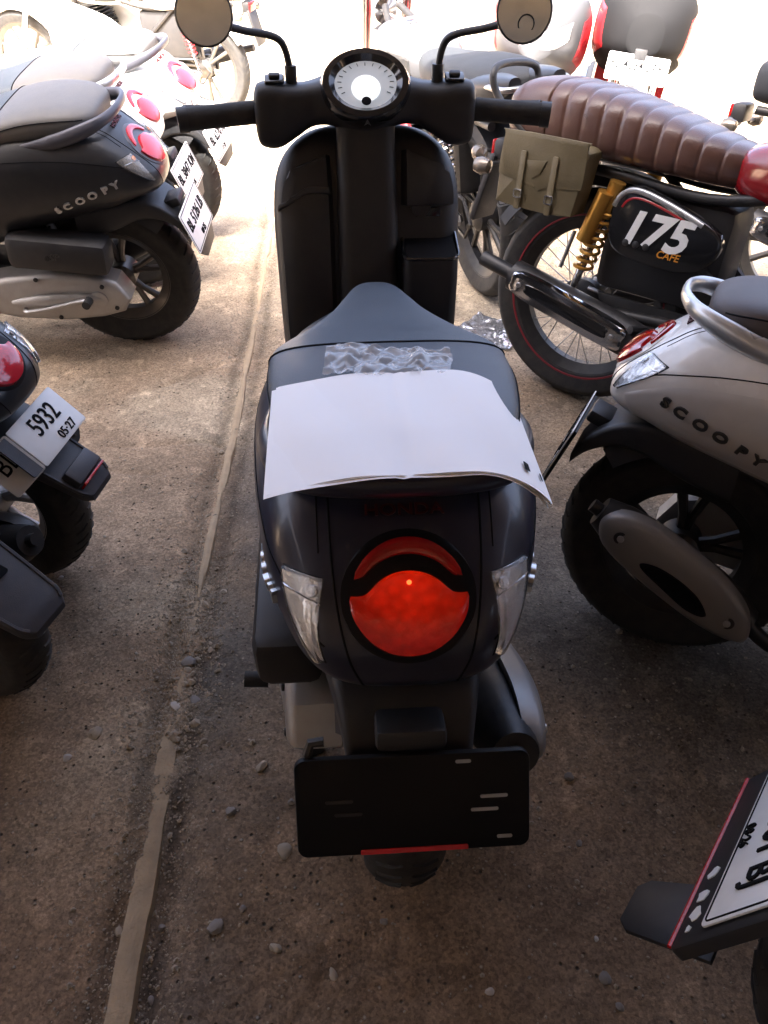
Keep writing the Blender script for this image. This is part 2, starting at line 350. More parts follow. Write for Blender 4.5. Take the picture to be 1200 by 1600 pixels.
m2_ = n.new('ShaderNodeMix'); m2_.data_type = 'RGBA'; l.new(p2.outputs[0], m2_.inputs[0]); l.new(x3.outputs[2], m2_.inputs[6]); m2_.inputs[7].default_value = (.38, .33, .27, 1); l.new(m2_.outputs[2], p.inputs['Base Color'])
nf = n.new('ShaderNodeTexNoise'); nf.inputs['Scale'].default_value = 95; nf.inputs['Detail'].default_value = 7; nf.inputs['Roughness'].default_value = .72; l.new(tc.outputs['Object'], nf.inputs['Vector'])
hs_ = n.new('ShaderNodeMath'); hs_.operation = 'SUBTRACT'; l.new(nf.outputs[0], hs_.inputs[0]); l.new(pm_.outputs[0], hs_.inputs[1]); ha_ = n.new('ShaderNodeMath'); ha_.operation = 'ADD'; l.new(hs_.outputs[0], ha_.inputs[0]); l.new(p2.outputs[0], ha_.inputs[1])
bp.inputs['Strength'].default_value = 1.0; bp.inputs['Distance'].default_value = .006; l.new(ha_.outputs[0], bp.inputs['Height'])
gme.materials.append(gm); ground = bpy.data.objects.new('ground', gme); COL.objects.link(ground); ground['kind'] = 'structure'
def gh(x, y): return float(ground_height(np.array([x]), np.array([y]))[0])

# the pale screed strip let into the floor
conc = mat('screed', (0.33, 0.25, 0.16), 0.9, bump=1.0, bscale=160, var=0.4, vscale=30, dust=.3)
yy = np.arange(-.72, 2.9, 0.006); G = []
for y in yy:
    x = float(strip_x(np.array([y]))[0]); j = (fbm(np.array([y, y + 9]), np.array([1.0, 5.0]), 9, 4, 7) - .5) * 1.4; w_ = 0.0085 + .0085 * float(ss(.2, -.1, np.array([y]))[0])
    sk = max(ss(0.42, 0.6, fbm(np.array([y]), np.array([2.0]), 2.6, 3, 57))[0] * .8, float(ss(.55, .4, np.array([y]))[0])) * float(ss(.0, .14, np.array([y]))[0]); z = -0.001 - .008 * sk + .006 * (fbm(np.array([y]), np.array([8.0]), 12, 3, 27)[0] - .5)
    G.append([(x - w_ - .003 + .008 * j[0], y, z - .016), (x - w_ + .008 * j[0], y, z), (x - w_ * .3, y, z + .003), (x + w_ * .4, y, z + .0025), (x + w_ + .008 * j[1], y, z), (x + w_ + .003 + .008 * j[1], y, z - .016)])
strip = MB().grid(G).build('screed_strip', conc); strip['kind'] = 'structure'

# ------------------------------------------------------------------ the shed the bikes stand under (it shades the floor)
tin = mat('weathered_tin', (0.16, 0.13, 0.11), 0.6, 0.5, var=0.3, vscale=2, dust=0.4)
plaster = mat('stained_plaster', (0.28, 0.22, 0.15), 0.9, bump=0.5, bscale=30, var=0.25, vscale=3)
wood = mat('old_timber', (0.14, 0.09, 0.055), 0.8, bump=0.6, bscale=40, var=0.3)
SHX0, SHX1, SHY0, SHY1, SHZ = -3.6, 3.6, -2.2, 0.9, 2.35
xs = np.arange(SHX0, SHX1 + .01, .04)
G = np.zeros((len(xs), 2, 3))
for i, x in enumerate(xs): G[i, 0] = (x, SHY0 - .2, SHZ - .25 + .012 * math.cos(x * 2 * math.pi / .08 * .5)); G[i, 1] = (x, SHY1, SHZ + .12 + .012 * math.cos(x * 2 * math.pi / .08 * .5))
sh = thing('parking_shed', 'brown tin shed roof on timber posts sheltering the parked bikes', 'shed', (0, 0, 0))
MB().grid(G, .012, (0, 0, 1)).build('roof_sheet', tin, sh)
for x in (SHX0 + .1, 0.9, SHX1 - .1):
    m = MB().box((x, (SHY0 + SHY1) / 2, SHZ - .13), (.08, SHY1 - SHY0 + .1, .12), .006, (math.atan2(.37, SHY1 - SHY0), 0, 0)); m.build('rafter', wood, sh)
for x in (SHX0 + .1, SHX1 - .1):
    MB().box((x, SHY1 - .12, (SHZ) / 2), (.1, .1, SHZ + .05), .006).build('post', wood, sh)
bw = MB().box((0, SHY0 - .1, 1.03), (SHX1 - SHX0, .16, 2.06), .01).build('wall', plaster)
tag(bw, 'stained plaster wall closing the back of the shed', 'wall')
for s_, nm in ((SHX0, 'left'), (SHX1, 'right')):
    o = MB().box((s_, (SHY0 + SHY1) / 2 - .2, 1.02), (.14, SHY1 - SHY0 - .8, 2.04), .01).build('wall', plaster)
    tag(o, 'stained plaster side wall at the %s end of the shed' % nm, 'wall')

# ------------------------------------------------------------------ the round-tailed scooter
BODY_KEYS = [(-.291, .584, .594, .606, .03, .8), (-.285, .571, .596, .628, .072, .78), (-.270, .560, .600, .650, .100, .76), (-.24, .549, .606, .680, .124, .74), (-.195, .536, .618, .718, .144, .72),
             (-.14, .517, .632, .752, .163, .7), (-.04, .490, .64, .772, .180, .7), (.10, .452, .64, .765, .190, .7), (.25, .395, .61, .735, .185, .7), (.40, .36, .57, .70, .165, .7), (.52, .335, .53, .665, .13, .75), (.60, .33, .5, .64, .10, .8)]
SEAT_KEYS = [(-.150, .755, .765, .775, .05, .7), (-.138, .745, .77, .797, .10, .62), (-.09, .735, .772, .810, .138, .6), (0, .725, .77, .812, .155, .6), (.08, .715, .762, .800, .160, .6), (.16, .705, .75, .778, .157, .6), (.25, .695, .735, .758, .118, .62),
             (.33, .685, .722, .750, .080, .65), (.40, .675, .712, .744, .058, .7), (.46, .665, .70, .732, .042, .75), (.50, .66, .685, .708, .02, .8)]
def body_mesh(keys, n=70, m=56):
    m_ = MB(); m_.loft([section(*k, n=m) for k in cr(keys, n)]); return m_
def wheel(root, y, R_=0.25, hw=0.052, rim_r=0.16, rim_mat=None, spokes=5, x=0.0, z=None, wire=False, stripe=None, hub=.045):
    z = R_ if z is None else z
    t = np.linspace(-2.0, 2.0, 19); prof = [(rim_r - .004, -hw * .62)] + [(R_ - (R_ - rim_r) * (1 - math.cos(a * .62)) ** .8 * 1.05 * .55, hw * math.sin(a * .785)) for a in t] + [(rim_r - .004, hw * .62)]
    prof = [(max(r, rim_r - .004), h) for r, h in prof]
    ty = MB().lathe([(r, h + x) for r, h in prof], (0, y, z), 'x', 64)
    # tread blocks: shallow proud chevrons
    for i in range(44):
        a = 2 * math.pi * i / 44
        for s_ in (-1, 1):
            P = [(x + s_ * hw * q, y + (R_ - .0015 - d) * math.cos(a + s_ * 0 + o), z + (R_ - .0015 - d) * math.sin(a + o)) for q, o, d in ((.12, .0, 0), (.4, .035, .0035), (.72, .06, .013))]
            ty.tube(P, .0032, 4)
    ty = ty.build('tyre', rubber, root, 50)
    rm = rim_mat or dark_metal; m = MB()
    rp = [(rim_r, -hw * .66), (rim_r + .006, -hw * .6), (rim_r - .002, -hw * .5), (rim_r - .022, -hw * .3), (rim_r - .022, hw * .3), (rim_r - .002, hw * .5), (rim_r + .006, hw * .6), (rim_r, hw * .66), (rim_r - .012, hw * .5), (rim_r - .03, hw * .25), (rim_r - .03, -hw * .25), (rim_r - .012, -hw * .5)]
    m.lathe([(r, h + x) for r, h in rp], (0, y, z), 'x', 56, True)
    rim = m.build('rim', rm, ty, 40)
    h_ = MB().lathe([(.001, -hw * .9 + x), (hub * .6, -hw * .9 + x), (hub, -hw * .6 + x), (hub, hw * .6 + x), (hub * .6, hw * .9 + x), (.001, hw * .9 + x)], (0, y, z), 'x', 28); h_.build('hub', rm, ty)
    if wire:
        s_ = MB()
        for i in range(32):
            a = 2 * math.pi * i / 32; sd_ = 1 if i % 2 else -1; b = a + (.5 if (i // 2) % 2 else -.5)
            s_.tube([(x + sd_ * hw * .75, y + hub * math.cos(b), z + hub * math.sin(b)), (x, y + (rim_r - .026) * math.cos(a), z + (rim_r - .026) * math.sin(a))], .0016, 5)
        s_.build('spokes', steel, ty)
    else:
        for i in range(spokes):
            a = 2 * math.pi * i / spokes + .3; e = MB()
            for q in (-.17, .17):
                P = [(x, y + r * math.cos(a + q * k), z + r * math.sin(a + q * k)) for r, k in ((hub * .8, .5), (hub + .03, .75), (rim_r - .026, 1.15))]
                e.tube(P, [.013, .010, .012], 8, flat=1.0)
            e.build('spoke', rm, ty)
    if stripe:
        for s_ in (-1, 1):
            MB().tube([(x + s_ * hw * .68, y + (rim_r + .009) * math.cos(a), z + (rim_r + .009) * math.sin(a)) for a in np.linspace(0, 2 * math.pi, 64, endpoint=False)], .004, 6, True).build('rim_stripe', stripe, ty)
    return ty
def bolt(root, c, nrm, r=.008, m=None): return MB().disc(c, nrm, r, .005, 12).build('bolt', m or dark_metal, root)
def mirror_arm(root, s_, base, mid, c, r=.055, m=None, nrm=(0, -1, .1), oval=1.0, glass=None):
    st = MB(); st.tube([base, (base[0], base[1], base[2] + .035)], .011, 12); st.tube([(base[0], base[1], base[2] + .02), mid, ((mid[0] + c[0]) / 2, (mid[1] + c[1]) / 2, (mid[2] + c[2]) / 2 - .004), (c[0] - s_ * r * .5, c[1] + .012, c[2] - r * .35)], .0065, 10, smooth=24)
    st.build('mirror_stem', m or black_plastic, root)
    q = Vector(nrm).normalized().to_track_quat('Z', 'Y').to_matrix(); mb = MB()
    def ring(k, h): return [tuple(Vector(c) + q @ Vector((r * k * oval * math.cos(a), r * k * math.sin(a), h))) for a in np.linspace(0, 2 * math.pi, 36, endpoint=False)]
    mb.loft([ring(k, h) for k, h in ((.2, -.034), (.6, -.028), (.9, -.014), (1, 0), (1.0, .004), (.95, .006), (.93, .003))])
    h = mb.build('mirror_housing', m or black_plastic, root)
    MB().loft([ring(.93, .0035), ring(.5, .0045), ring(.05, .005)]).build('mirror_glass', glass or mirror_mat, h)
mirror_mat = mat('mirror_glass', (0.72, 0.74, 0.76), 0.04, 1.0, var=0.02, rvar=0.02)

def number_plate(root, o, U, V, lines, w_=.27, h_=.11, m=None, frame=False, txt=ink, txt_m=None, size=.052):
    """a pressed plate with raised figures; U reading direction, V up"""
    U = Vector(U).normalized(); V = Vector(V).normalized(); N = U.cross(V); o = Vector(o)
    pl = MB().prism(rrect(w_, h_, .008), o, U, V, .0025, .0008).build('number_plate', m or plate_white, root)
    k = rrect(w_ - .012, h_ - .012, .006); MB().tube([o + U * a + V * b + N * .0027 for a, b in k], .0012, 5, True).build('plate_rim', txt, pl)
    for s_, dy, sz in lines:
        text(s_, sz, o + V * dy + N * .0032, U, V, .006, 0, .0016, True, .82).build('figures', txt, pl)
    return pl

def scoopy(name, label, loc, rz, lean, body, seat_a, seat_b, rail, tail_panel=None, rim=None, plate=None, shield=None, group=None, lamp_lit=False, badge=None, stand='side', lens_amber=False, steer=0.0, lamp=None, side_text=True, upper=None, side_panel=None, fender='bracket', gh0=0.0):
    root = thing(name, label, 'scooter', loc, rz, group, lean)
    bmb = body_mesh(BODY_KEYS); bv = bmb.bvh(); b = bmb.build('body', body, root)
    side = lambda s_: (lambda u, v: (s_ * .5, u, v))
    rear = lambda u, v: Vector((u, -.225, .655)) + Vector((0, .66, .75)) * v       # plane of the tail face
    RD = Vector((0, .75, -.66))
    # tail face seams, side seams
    for s_ in (-1, 1):
        stroke(bv, [(s_ * .085, .13), (s_ * .083, .05), (s_ * .078, -.01), (s_ * .066, -.07), (s_ * .045, -.112)], rear, RD, .0014, 30).build('seam', ink, b)
        stroke(bv, [(s_ * .098, .13), (s_ * .097, .05)], rear, RD, .0010, 14).build('seam', ink, b)
        stroke(bv, [(-.27, .625), (-.18, .665), (-.05, .69), (.12, .69), (.3, .66), (.48, .60)], side(s_), (-s_, 0, 0), .0013, 40).build('seam', ink, b)
    if upper:
        for s_ in (-1, 1):
            patch(bv, [(-.255, .632), (-.18, .672), (-.05, .698), (.12, .698), (.3, .668), (.46, .615)], [(-.215, .69), (-.15, .735), (-.05, .752), (.1, .75), (.28, .718), (.44, .675)], side(s_), (-s_, 0, 0), .0016, 40, 12, sink=.001).build('side_stripe', upper, b)
    if side_panel:
        for s_ in (-1, 1):
            patch(bv, [(-.24, .566), (-.1, .532), (.1, .482), (.3, .430), (.45, .39)], [(-.258, .604), (-.17, .650), (-.03, .672), (.18, .668), (.46, .60)], side(s_), (-s_, 0, 0), .0018, 44, 14, sink=.0012).build('side_panel', side_panel, b)
    # tail lamp: red crescent above, dark wave, red bowl below
    lm = lamp or red_lens
    A = [(-.086, .004), (-.062, .006), (-.045, .018), (-.02, .03), (0, .033), (.02, .03), (.045, .018), (.062, .006), (.086, .004)]
    circ = lambda a, r=.063: (r * math.cos(R(a)), r * 1.04 * math.sin(R(a)))
    up = patch(bv, [(-.060, .019), (-.049, .0205), (-.034, .034), (-.017, .0420), (0, .0445), (.017, .0420), (.034, .034), (.049, .0205), (.060, .019)], [circ(a) for a in np.linspace(158, 22, 9)], rear, RD, .006, 30, 10, dome=.003)
    tl = patch(bv, [circ(a, .074) for a in np.linspace(179, 361, 13)], [circ(a, .074) for a in np.linspace(179, -1, 13)], rear, RD, .002, 40, 20).build('tail_lamp', tail_panel or plate_black, root)
    up.build('upper_lens', lm, tl)
    lo = patch(bv, [circ(a, .064) for a in np.linspace(180, 360, 13)], [(-.064, .002), (-.047, .004), (-.032, .018), (-.016, .0265), (0, .029), (.016, .0265), (.032, .018), (.047, .004), (.064, .002)], rear, RD, .008, 44, 18, dome=.007)
    lo.build('lower_lens', lit_lens if lamp_lit else lm, tl)
    if lamp_lit:
        hp, hn = hit(bv, rear(0, .014), RD); MB().disc(hp + hn * .0135, hn, .0026, .0015, 12).build('bulb', lamp_bulb, tl)
    hp, hn = hit(bv, rear(0, .095), RD)
    text('HONDA', .019, hp + hn * .0012, (1, 0, 0), hn.cross(Vector((1, 0, 0))), .01, 0, .0015, True, 1.25).build('emblem', red_emblem, b)
    # indicators, wrapped round the corner of the tail
    for s_ in (-1, 1):
        c0 = Vector((s_ * .112, -.226, .650)); UF = Vector((s_ * .62, .78, 0)).normalized(); VF = Vector((0, .45, .89)).normalized(); CD = -UF.cross(VF) * (1 if s_ > 0 else -1); CD = CD if CD.y > 0 else -CD
        cm = lambda u, v: c0 + UF * u + VF * v
        A1 = [(-.026, .040), (-.028, .012), (-.030, -.02), (-.032, -.050)]; B1 = [(.040, .026), (.029, .002), (.004, -.026), (-.026, -.053)]
        patch(bv, [(u - .003, v * 1.06) for u, v in A1], [(u * 1.08 + .003, v * 1.06) for u, v in B1], cm, CD, .0008, 22, 8).build('bezel', plate_black, root)
        iv = patch(bv, A1, B1, cm, CD, .0018, 22, 8, sink=.001).build('indicator', smoked if lens_amber else reflector, root)
        patch(bv, A1, B1, cm, CD, .008, 22, 8, dome=.002).build('lens', clear_lens, iv)
        hp, hn = hit(bv, cm(-.015, .022), CD); MB().disc(hp + hn * .0015, hn, .007, .004, 12).build('bulb', bulb_amber if lens_amber else reflector, iv)
        stroke(bv, [(-.027, .012), (-.01, .013), (.030, .010)], cm, CD, .001, 14, .0022).build('lens_rib', chrome, iv)
    # side script
    if side_text:
        bm_ = badge or badge_chrome
        for s_ in (-1, 1):
            line = [(-.175, .616), (-.09, .587), (.0, .553)]
            if s_ < 0: line = line[::-1]
            for g in lettering('SCOOPY', bv, line, side(s_), (-s_, 0, 0), .027, .045, 0, .004, 1.3): g.build('letter', bm_, b)
    # seat in two halves
    rings = cr(SEAT_KEYS, 72); sm = MB(); sm.loft([section(*k, n=44) for k in rings]); sv = sm.bvh()
    ia = int(72 * .47)
    r1 = [section(*k, n=44) for k in rings[:ia]]; r2 = [section(*k, n=44) for k in rings[ia - 1:]]
    seat = MB().loft(r1).build('seat', seat_b, root, 60); MB().loft(r2).build('seat_front', seat_a, seat, 60)
    seamr = section(*rings[ia - 1], n=44); MB().tube([p for p in seamr if p[2] > .735], .0022, 6).build('seat_seam', ink, seat)
    for s_ in (-1, 1): stroke(sv, [(-.12, .782), (-.05, .786), (.05, .778), (.16, .75), (.28, .73)], side(s_), (-s_, 0, 0), .0016, 40).build('piping', ink, seat)
    # grab rail
    gp = [(.160, .07, .722), (.158, -.03, .736), (.142, -.105, .755), (.108, -.165, .774), (.055, -.190, .782), (0, -.195, .784)]
    gp = gp + [(-x, y, z) for x, y, z in gp[-2::-1]]; rr = [.004, .020, .021, .016, .014, .014, .014, .016, .021, .020, .004]
    MB().tube(gp, rr, 14, flat=.62, up=(0, 0, 1), smooth=70).build('grab_rail', rail, root, 60)
    if fender == 'bracket':
        # underside, fender, plate bracket
        fm = MB(); ks = cr([(-.02, .475, .125, .05), (-.12, .495, .115, .045), (-.20, .510, .098, .032), (-.26, .497, .085, .024), (-.305, .465, .075, .018), (-.335, .425, .07, .012)], 30)
        rg = []
        for y, z, w_, h_ in ks: rg.append([(x, y, zz) for x, zz in [(p[0], z + p[1]) for p in rrect(2 * w_, 2 * h_, min(w_, h_) * .5, 4)]])
        fm.loft(rg).build('rear_fender', black_plastic, root)
        MB().box((0, -.292, .505), (.082, .06, .028), .007, (R(-18), 0, 0)).build('plate_lamp', black_plastic, root)
    # inner arch over the tyre
    G = [[(x, -.08 + r * math.cos(a), .25 + r * math.sin(a)) for x, r in ((-.085, .245), (-.075, .285), (-.03, .30), (.03, .30), (.075, .285), (.085, .245))] for a in np.linspace(R(35), R(132), 22)]
    MB().grid(G, .004).build('mudguard', black_plastic, root)
    if fender == 'bracket':
        tilt = R(30 if plate is None else 20); U = Vector((1, 0, 0)); V = Vector((0, math.sin(tilt), math.cos(tilt))); o = Vector((0, -.352, .446))
        if plate is None:
            h_ = MB().prism(rrect(.270, .120, .012), o, U, V, .009, .003).build('plate_holder', plate_black, root)
            for u, v in ((-.085, .008), (-.075, -.008), (.093, .006), (.082, -.010), (.058, .05), (.105, -.045)):
                MB().prism(rrect(.032 if abs(v) < .02 else .018, .0042, .002, 3), o + U * u + V * v + Vector(U.cross(V)) * .0092, U, V, .0008).build('slot', steel if u > 0 else dark_metal, h_)
            MB().prism(rrect(.125, .006, .002, 3), o + U * .0 + V * (-.0555) + U.cross(V) * .0092, U, V, .0012).build('reflector_strip', red_reflex, h_)
            MB().tube([o + U * -.12 + V * .062, o + U * -.115 + V * .077, o + U * -.10 + V * .078], .006, 8).build('bracket_hook', black_plastic, h_)
        else:
            flap = MB().prism([(-.11, .06), (.11, .06), (.105, -.07), (.06, -.105), (-.06, -.105), (-.105, -.07)], o - U.cross(V) * .006, U, V, .006, .002).build('plate_holder', black_plastic, root)
            number_plate(root, o + U.cross(V) * .002, U, V, plate, .255, .13)
    elif fender in ('blade', 'holes'):
        ks = cr([(-.02, .47, .085, .03), (-.16, .475, .08, .028), (-.25, .445, .072, .022), (-.32, .40, .066, .018), (-.36, .372, .062, .015), (-.385, .356, .058, .013), (-.402, .344, .042, .008)], 34)
        MB().loft([[(x, y, z + dz) for x, dz in rrect(2 * w_, 2 * h_, h_ * .6, 4)] for y, z, w_, h_ in ks]).build('rear_fender', fender_grey, root)
        for s_ in (-1, 1): MB().tube([(s_ * w_ * .93, y, z + h_ * .9) for y, z, w_, h_ in ks[8:31:2]], .005, 6).build('fender_ridge', fender_grey, root)
        U = Vector((1, 0, 0)); t_ = R(42); V = Vector((0, math.sin(t_), math.cos(t_)))
        if fender == 'blade':
            bl = MB().box((0, -.362, .392), (.10, .045, .034), .006, (R(38), 0, 0)).build('reflector_block', fender_grey, root)
            MB().box((0, -.3855, .376), (.088, .006, .032), .002, (R(38), 0, 0)).build('reflector', red_reflex, bl)
            o = Vector((.02, -.300, .492)); N = U.cross(V)
            MB().prism(rrect(.20, .10, .006), o - N * .006 - U * .03, U, V, .004).build('plate_holder', fender_grey, root)
            pl = MB().prism(rrect(.18, .108, .006), o, U, V, .0025, .0008).build('number_plate', plate_white, root)
            # the plate is creased: its outer third is bent back
            b_ = R(38); U2 = (U * math.cos(b_) + N * math.sin(b_)).normalized()
            o2 = o - U * .0905 - U2 * .045; MB().prism(rrect(.088, .108, .006), o2, U2, V, .0025, .0008).build('plate_bent_end', plate_white, pl)
            N2 = U2.cross(V)
            text('5932', .062, o + V * .016 + N * .0034 + U * .008, U, V, .006, 0, .0012, True, .74).build('figures', ink, pl)
            text('05·27', .030, o - V * .034 + N * .0034 + U * .03, U, V, .006, 0, .0012, True, .9).build('figures', ink, pl)
            text('BL', .062, o2 + V * .012 + N2 * .0034, U2, V, .006, 0, .0012, True, .74).build('figures', ink, pl)
        else:
            for y, z in ((-.20, .478), (-.30, .432)): MB().prism(rrect(.026, .03, .004), (.015, y, z), (1, 0, 0), (0, 1, .45), .003).build('mount_hole', ink, root)
            MB().prism([(-.07, 0), (.07, 0), (.05, .05), (-.05, .05)], (0, -.235, .455), (1, 0, 0), (0, .35, .94), .008, .002).build('plate_lug', fender_grey, root)
    elif fender == 'framed':
        ks = cr([(-.02, .45, .10, .03), (-.16, .45, .09, .028), (-.25, .42, .08, .02), (-.32, .37, .075, .014)], 24)
        MB().loft([[(x, y, z + dz) for x, dz in rrect(2 * w_, 2 * h_, h_ * .6, 4)] for y, z, w_, h_ in ks]).build('rear_fender', black_plastic, root)
        U = Vector((1, 0, 0)); t_ = R(24); V = Vector((0, math.sin(t_), math.cos(t_))); N = U.cross(V); o = Vector((0, -.385, .40))
        fr = MB().prism(rrect(.305, .175, .012), o - N * .016, U, V, .016, .004).build('plate_frame', black_plastic, root)
        number_plate(root, o + V * .022 + N * .002, U, V, (('BL 3601 BJ', .008, .056), ('08·26', -.038, .022)), .275, .112)
        MB().tube([o + U * a - V * .084 + N * .001 for a in (-.148, 0, .148)], .0028, 6).build('frame_line', red_reflex, fr)
        for u, rr_, kk in ((.128, .006, 3), (.106, .012, 5), (.076, .013, 7), (.040, .011, 4)):
            rs_ = random.Random(kk); MB().prism([(rr_ * rs_.uniform(.55, 1.1) * math.cos(i * math.pi / 4.5), rr_ * rs_.uniform(.5, 1) * math.sin(i * math.pi / 4.5)) for i in range(9)], o + U * u - V * .062 + N * .0002, U, V, .0012).build('decal', plate_white, fr)
        MB().prism([(-.06, .0), (.06, .0), (.045, -.12), (.03, -.135), (-.03, -.135), (-.045, -.12)], (.03, -.37, .255), (1, 0, 0), (0, .82, .57), .006, .002).build('mud_flap', black_plastic, root)
    # wheels, engine side case, air box, kick lever
    wheel(root, -.08, .252, .058, .158, rim); wheel(root, 1.18, .245, .048, .158, rim)
    cs = MB().prism([(.44, .27), (.40, .305), (.30, .325), (.15, .342), (.04, .338), (-.045, .31), (-.078, .25), (-.05, .205), (.02, .185), (.14, .172), (.30, .18), (.40, .205), (.44, .235)][::-1], (-.085, -.06, 0), (0, 1, 0), (0, 0, 1), .085, .02, 3)
    if min(v[0] for v in cs.v) > -.12: cs.v = [(-.085 - (x + .085), y, z) for x, y, z in cs.v]
    ce = cs.build('engine_case', cast_alloy, root)
    MB().prism([(.30, .215), (.30, .30), (.16, .318), (.03, .312), (-.02, .27), (.02, .222), (.14, .2)], (-.168, 0, 0), (0, 1, 0), (0, 0, 1), .0, 0) if False else None
    for y, z in ((.36, .285), (.20, .325), (.0, .30), (-.03, .225), (.16, .19), (.36, .205)): bolt(ce, (-.170, y - .06, z), (-1, 0, 0), .007)
    MB().tube([(-.168, .24, .24), (-.178, .14, .255), (-.176, .01, .26), (-.170, -.06, .255)], [.006, .012, .012, .005], 10, smooth=20, flat=1.6).build('case_rib', cast_alloy, ce)
    MB().disc((-.168, -.04, .255), (-1, 0, 0), .028, .008, 24).build('case_cap', cast_alloy, ce)
    MB().tube([(-.15, .20, .22), (-.185, .20, .22), (-.19, .12, .235), (-.19, .02, .26), (-.20, -.02, .27), (-.225, -.02, .272)], .007, 8, smooth=26).build('kick_lever', steel, root)
    MB().tube([(-.20, -.02, .27), (-.238, -.02, .274)], .013, 12).build('kick_pedal', rubber, root)
    MB().box((-.155, .04, .415), (.10, .30, .105), .022, (R(6), 0, 0)).build('air_box', black_plastic, root)
    text('eSP', .03, (-.206, .05, .42), (0, -1, 0), (0, 0, 1), .02, .3, .002).build('air_box_mark', badge_dark, root) if side_text else None
    # engine block, swing case, shock absorber
    MB().box((0, .30, .25), (.15, .34, .15), .03).build('engine', dark_metal, root)
    MB().tube([(-.10, .02, .30), (-.115, .10, .60)], .012, 10).build('shock_rod', steel, root)
    MB().tube([(-.108 + .024 * math.cos(a), .05 + .0035 * a / 6.28 * 2.2 + .0, .37 + a * .0031) if False else (-.1045 - .0005 * a + .022 * math.cos(a), .03 + a * .0018 + .022 * math.sin(a) * .3, .345 + a * .0055 + 0) for a in np.linspace(0, 2 * math.pi * 6.5, 150)], .0045, 6).build('shock_spring', dark_metal, root)
    # muffler with its heat shield
    ax0 = Vector((.145, .08, .20)); ax1 = Vector((.150, -.245, .365)); dv = (ax1 - ax0).normalized()
    mp = [ax0 + dv * t for t in np.linspace(0, (ax1 - ax0).length, 9)]
    mf = MB().tube(mp, [.030, .045, .052, .054, .054, .054, .052, .046, .032], 22).build('muffler', dark_metal, root)
    MB().tube([ax1 - dv * .01, ax1 + dv * .02], .014, 12).build('tail_pipe', dark_metal, mf)
    MB().tube([(.05, .40, .25), (.10, .34, .15), (.135, .16, .15), tuple(ax0 + dv * .02)], .016, 10, smooth=20).build('exhaust_pipe', dark_metal, mf)
    hu = Vector((0, dv.y, dv.z)).normalized(); hw_ = Vector((0, -hu.z, hu.y)); hc = Vector((.193, -.08, .287))
    if hw_.z < 0: hw_ = -hw_
    ol = ccr([(-.19, -.028), (-.16, .026), (-.07, .056), (.06, .060), (.13, .048), (.17, .018), (.17, -.014), (.13, -.046), (.02, -.056), (-.11, -.054)], 48)
    rings = []
    for k, dx in ((1.0, -.03), (1.0, -.008), (.94, .002), (.80, .008), (.5, .012), (.05, .013)): rings.append([tuple(hc + hu * (u * k) + hw_ * (v * k) + Vector((dx, 0, 0))) for u, v in ol])
    hs = MB().loft(rings).build('heat_shield', shield or black_plastic, root, 60)
    for u, v in ((.125, .0), (-.135, -.005)):
        MB().disc(hc + hu * u + hw_ * v + Vector((.006, 0, 0)), (1, 0, 0), .014, .003, 20).build('shield_washer', dark_metal, hs); bolt(hs, hc + hu * u + hw_ * v + Vector((.008, 0, 0)), (1, 0, 0), .007, steel)
    so = ccr([(-.085, -.010), (-.05, .010), (.0, .014), (.04, .006), (.055, -.010), (.0, -.018), (-.055, -.022)], 30)
    MB().loft([[tuple(hc + hu * (u * k) + hw_ * (v * k - .008) + Vector((.0135 + h, 0, 0))) for u, v in so] for k, h in ((1.15, -.002), (1.1, .0045), (.95, .003), (.9, .0005))]).build('shield_slot', ink, hs)
    # foot board, inner leg shield, front cover, fender
    MB().loft([[(x, y, z + dz) for x, dz in rrect(2 * w_, .09, .03, 4)] for y, z, w_ in ((.42, .33, .12), (.50, .30, .16), (.62, .28, .17), (.72, .31, .165), (.78, .40, .15))]).build('floorboard', black_plastic, root)
    lk = [(.28, .66, .155, .04), (.34, .70, .172, .045), (.5, .735, .183, .05), (.66, .765, .186, .052), (.76, .79, .186, .052), (.82, .81, .176, .05), (.86, .825, .150, .045), (.885, .838, .11, .035), (.895, .845, .06, .02)]
    lg = MB(); lg.loft([[(x, yc + y, z - .35 * y) for x, y in rrect(2 * w_, 2 * d_, d_ * .8, 6)] for z, yc, w_, d_ in cr(lk, 40)]); lv = lg.bvh(); ls = lg.build('leg_shield', black_plastic if not shield_paint else shield_paint, root)
    lp = lambda u, v: (u, .3, v)
    patch(lv, [(-.172, .50), (-.172, .66), (-.170, .78), (-.150, .835)], [(-.066, .50), (-.066, .66), (-.066, .78), (-.070, .865)], lp, (0, 1, 0), .014, 24, 12, dome=.01, sink=.002).build('glove_box', black_plastic, ls)
    patch(lv, [(-.168, .762), (-.12, .792), (-.07, .792)], [(-.165, .775), (-.12, .806), (-.07, .806)], lp, (0, 1, 0), .026, 20, 6, sink=-.012).build('glove_box_lip', black_plastic, ls)
    patch(lv, [(.172, .77), (.168, .80), (.155, .835)], [(.066, .77), (.066, .81), (.068, .87)], lp, (0, 1, 0), .02, 18, 10, dome=.012, sink=.002).build('pocket_hood', black_plastic, ls)
    pk = MB(); hh = [(.48, .705, .03), (.56, .70, .05), (.66, .705, .06), (.705, .712, .062)]
    pk.loft([[(.122 + x, yc - .01 + y, z + .25 * y) for x, y in rrect(.108, d_ * 1.6, .018, 5)] for z, yc, d_ in hh])
    pm = pk.build('pocket', black_plastic, ls)
    rim_p = [(.122 + x, .702 + y, .707 + .25 * y) for x, y in rrect(.108, .099, .018, 5)]; MB().tube(rim_p, .0035, 8, True).build('pocket_rim', gloss_black, pm)
    MB().prism([(x, y) for x, y in rrect(.098, .09, .015, 5)], (.122, .702, .7055), (1, 0, 0), (0, 1, .25), .002).build('pocket_mouth', ink, pm)
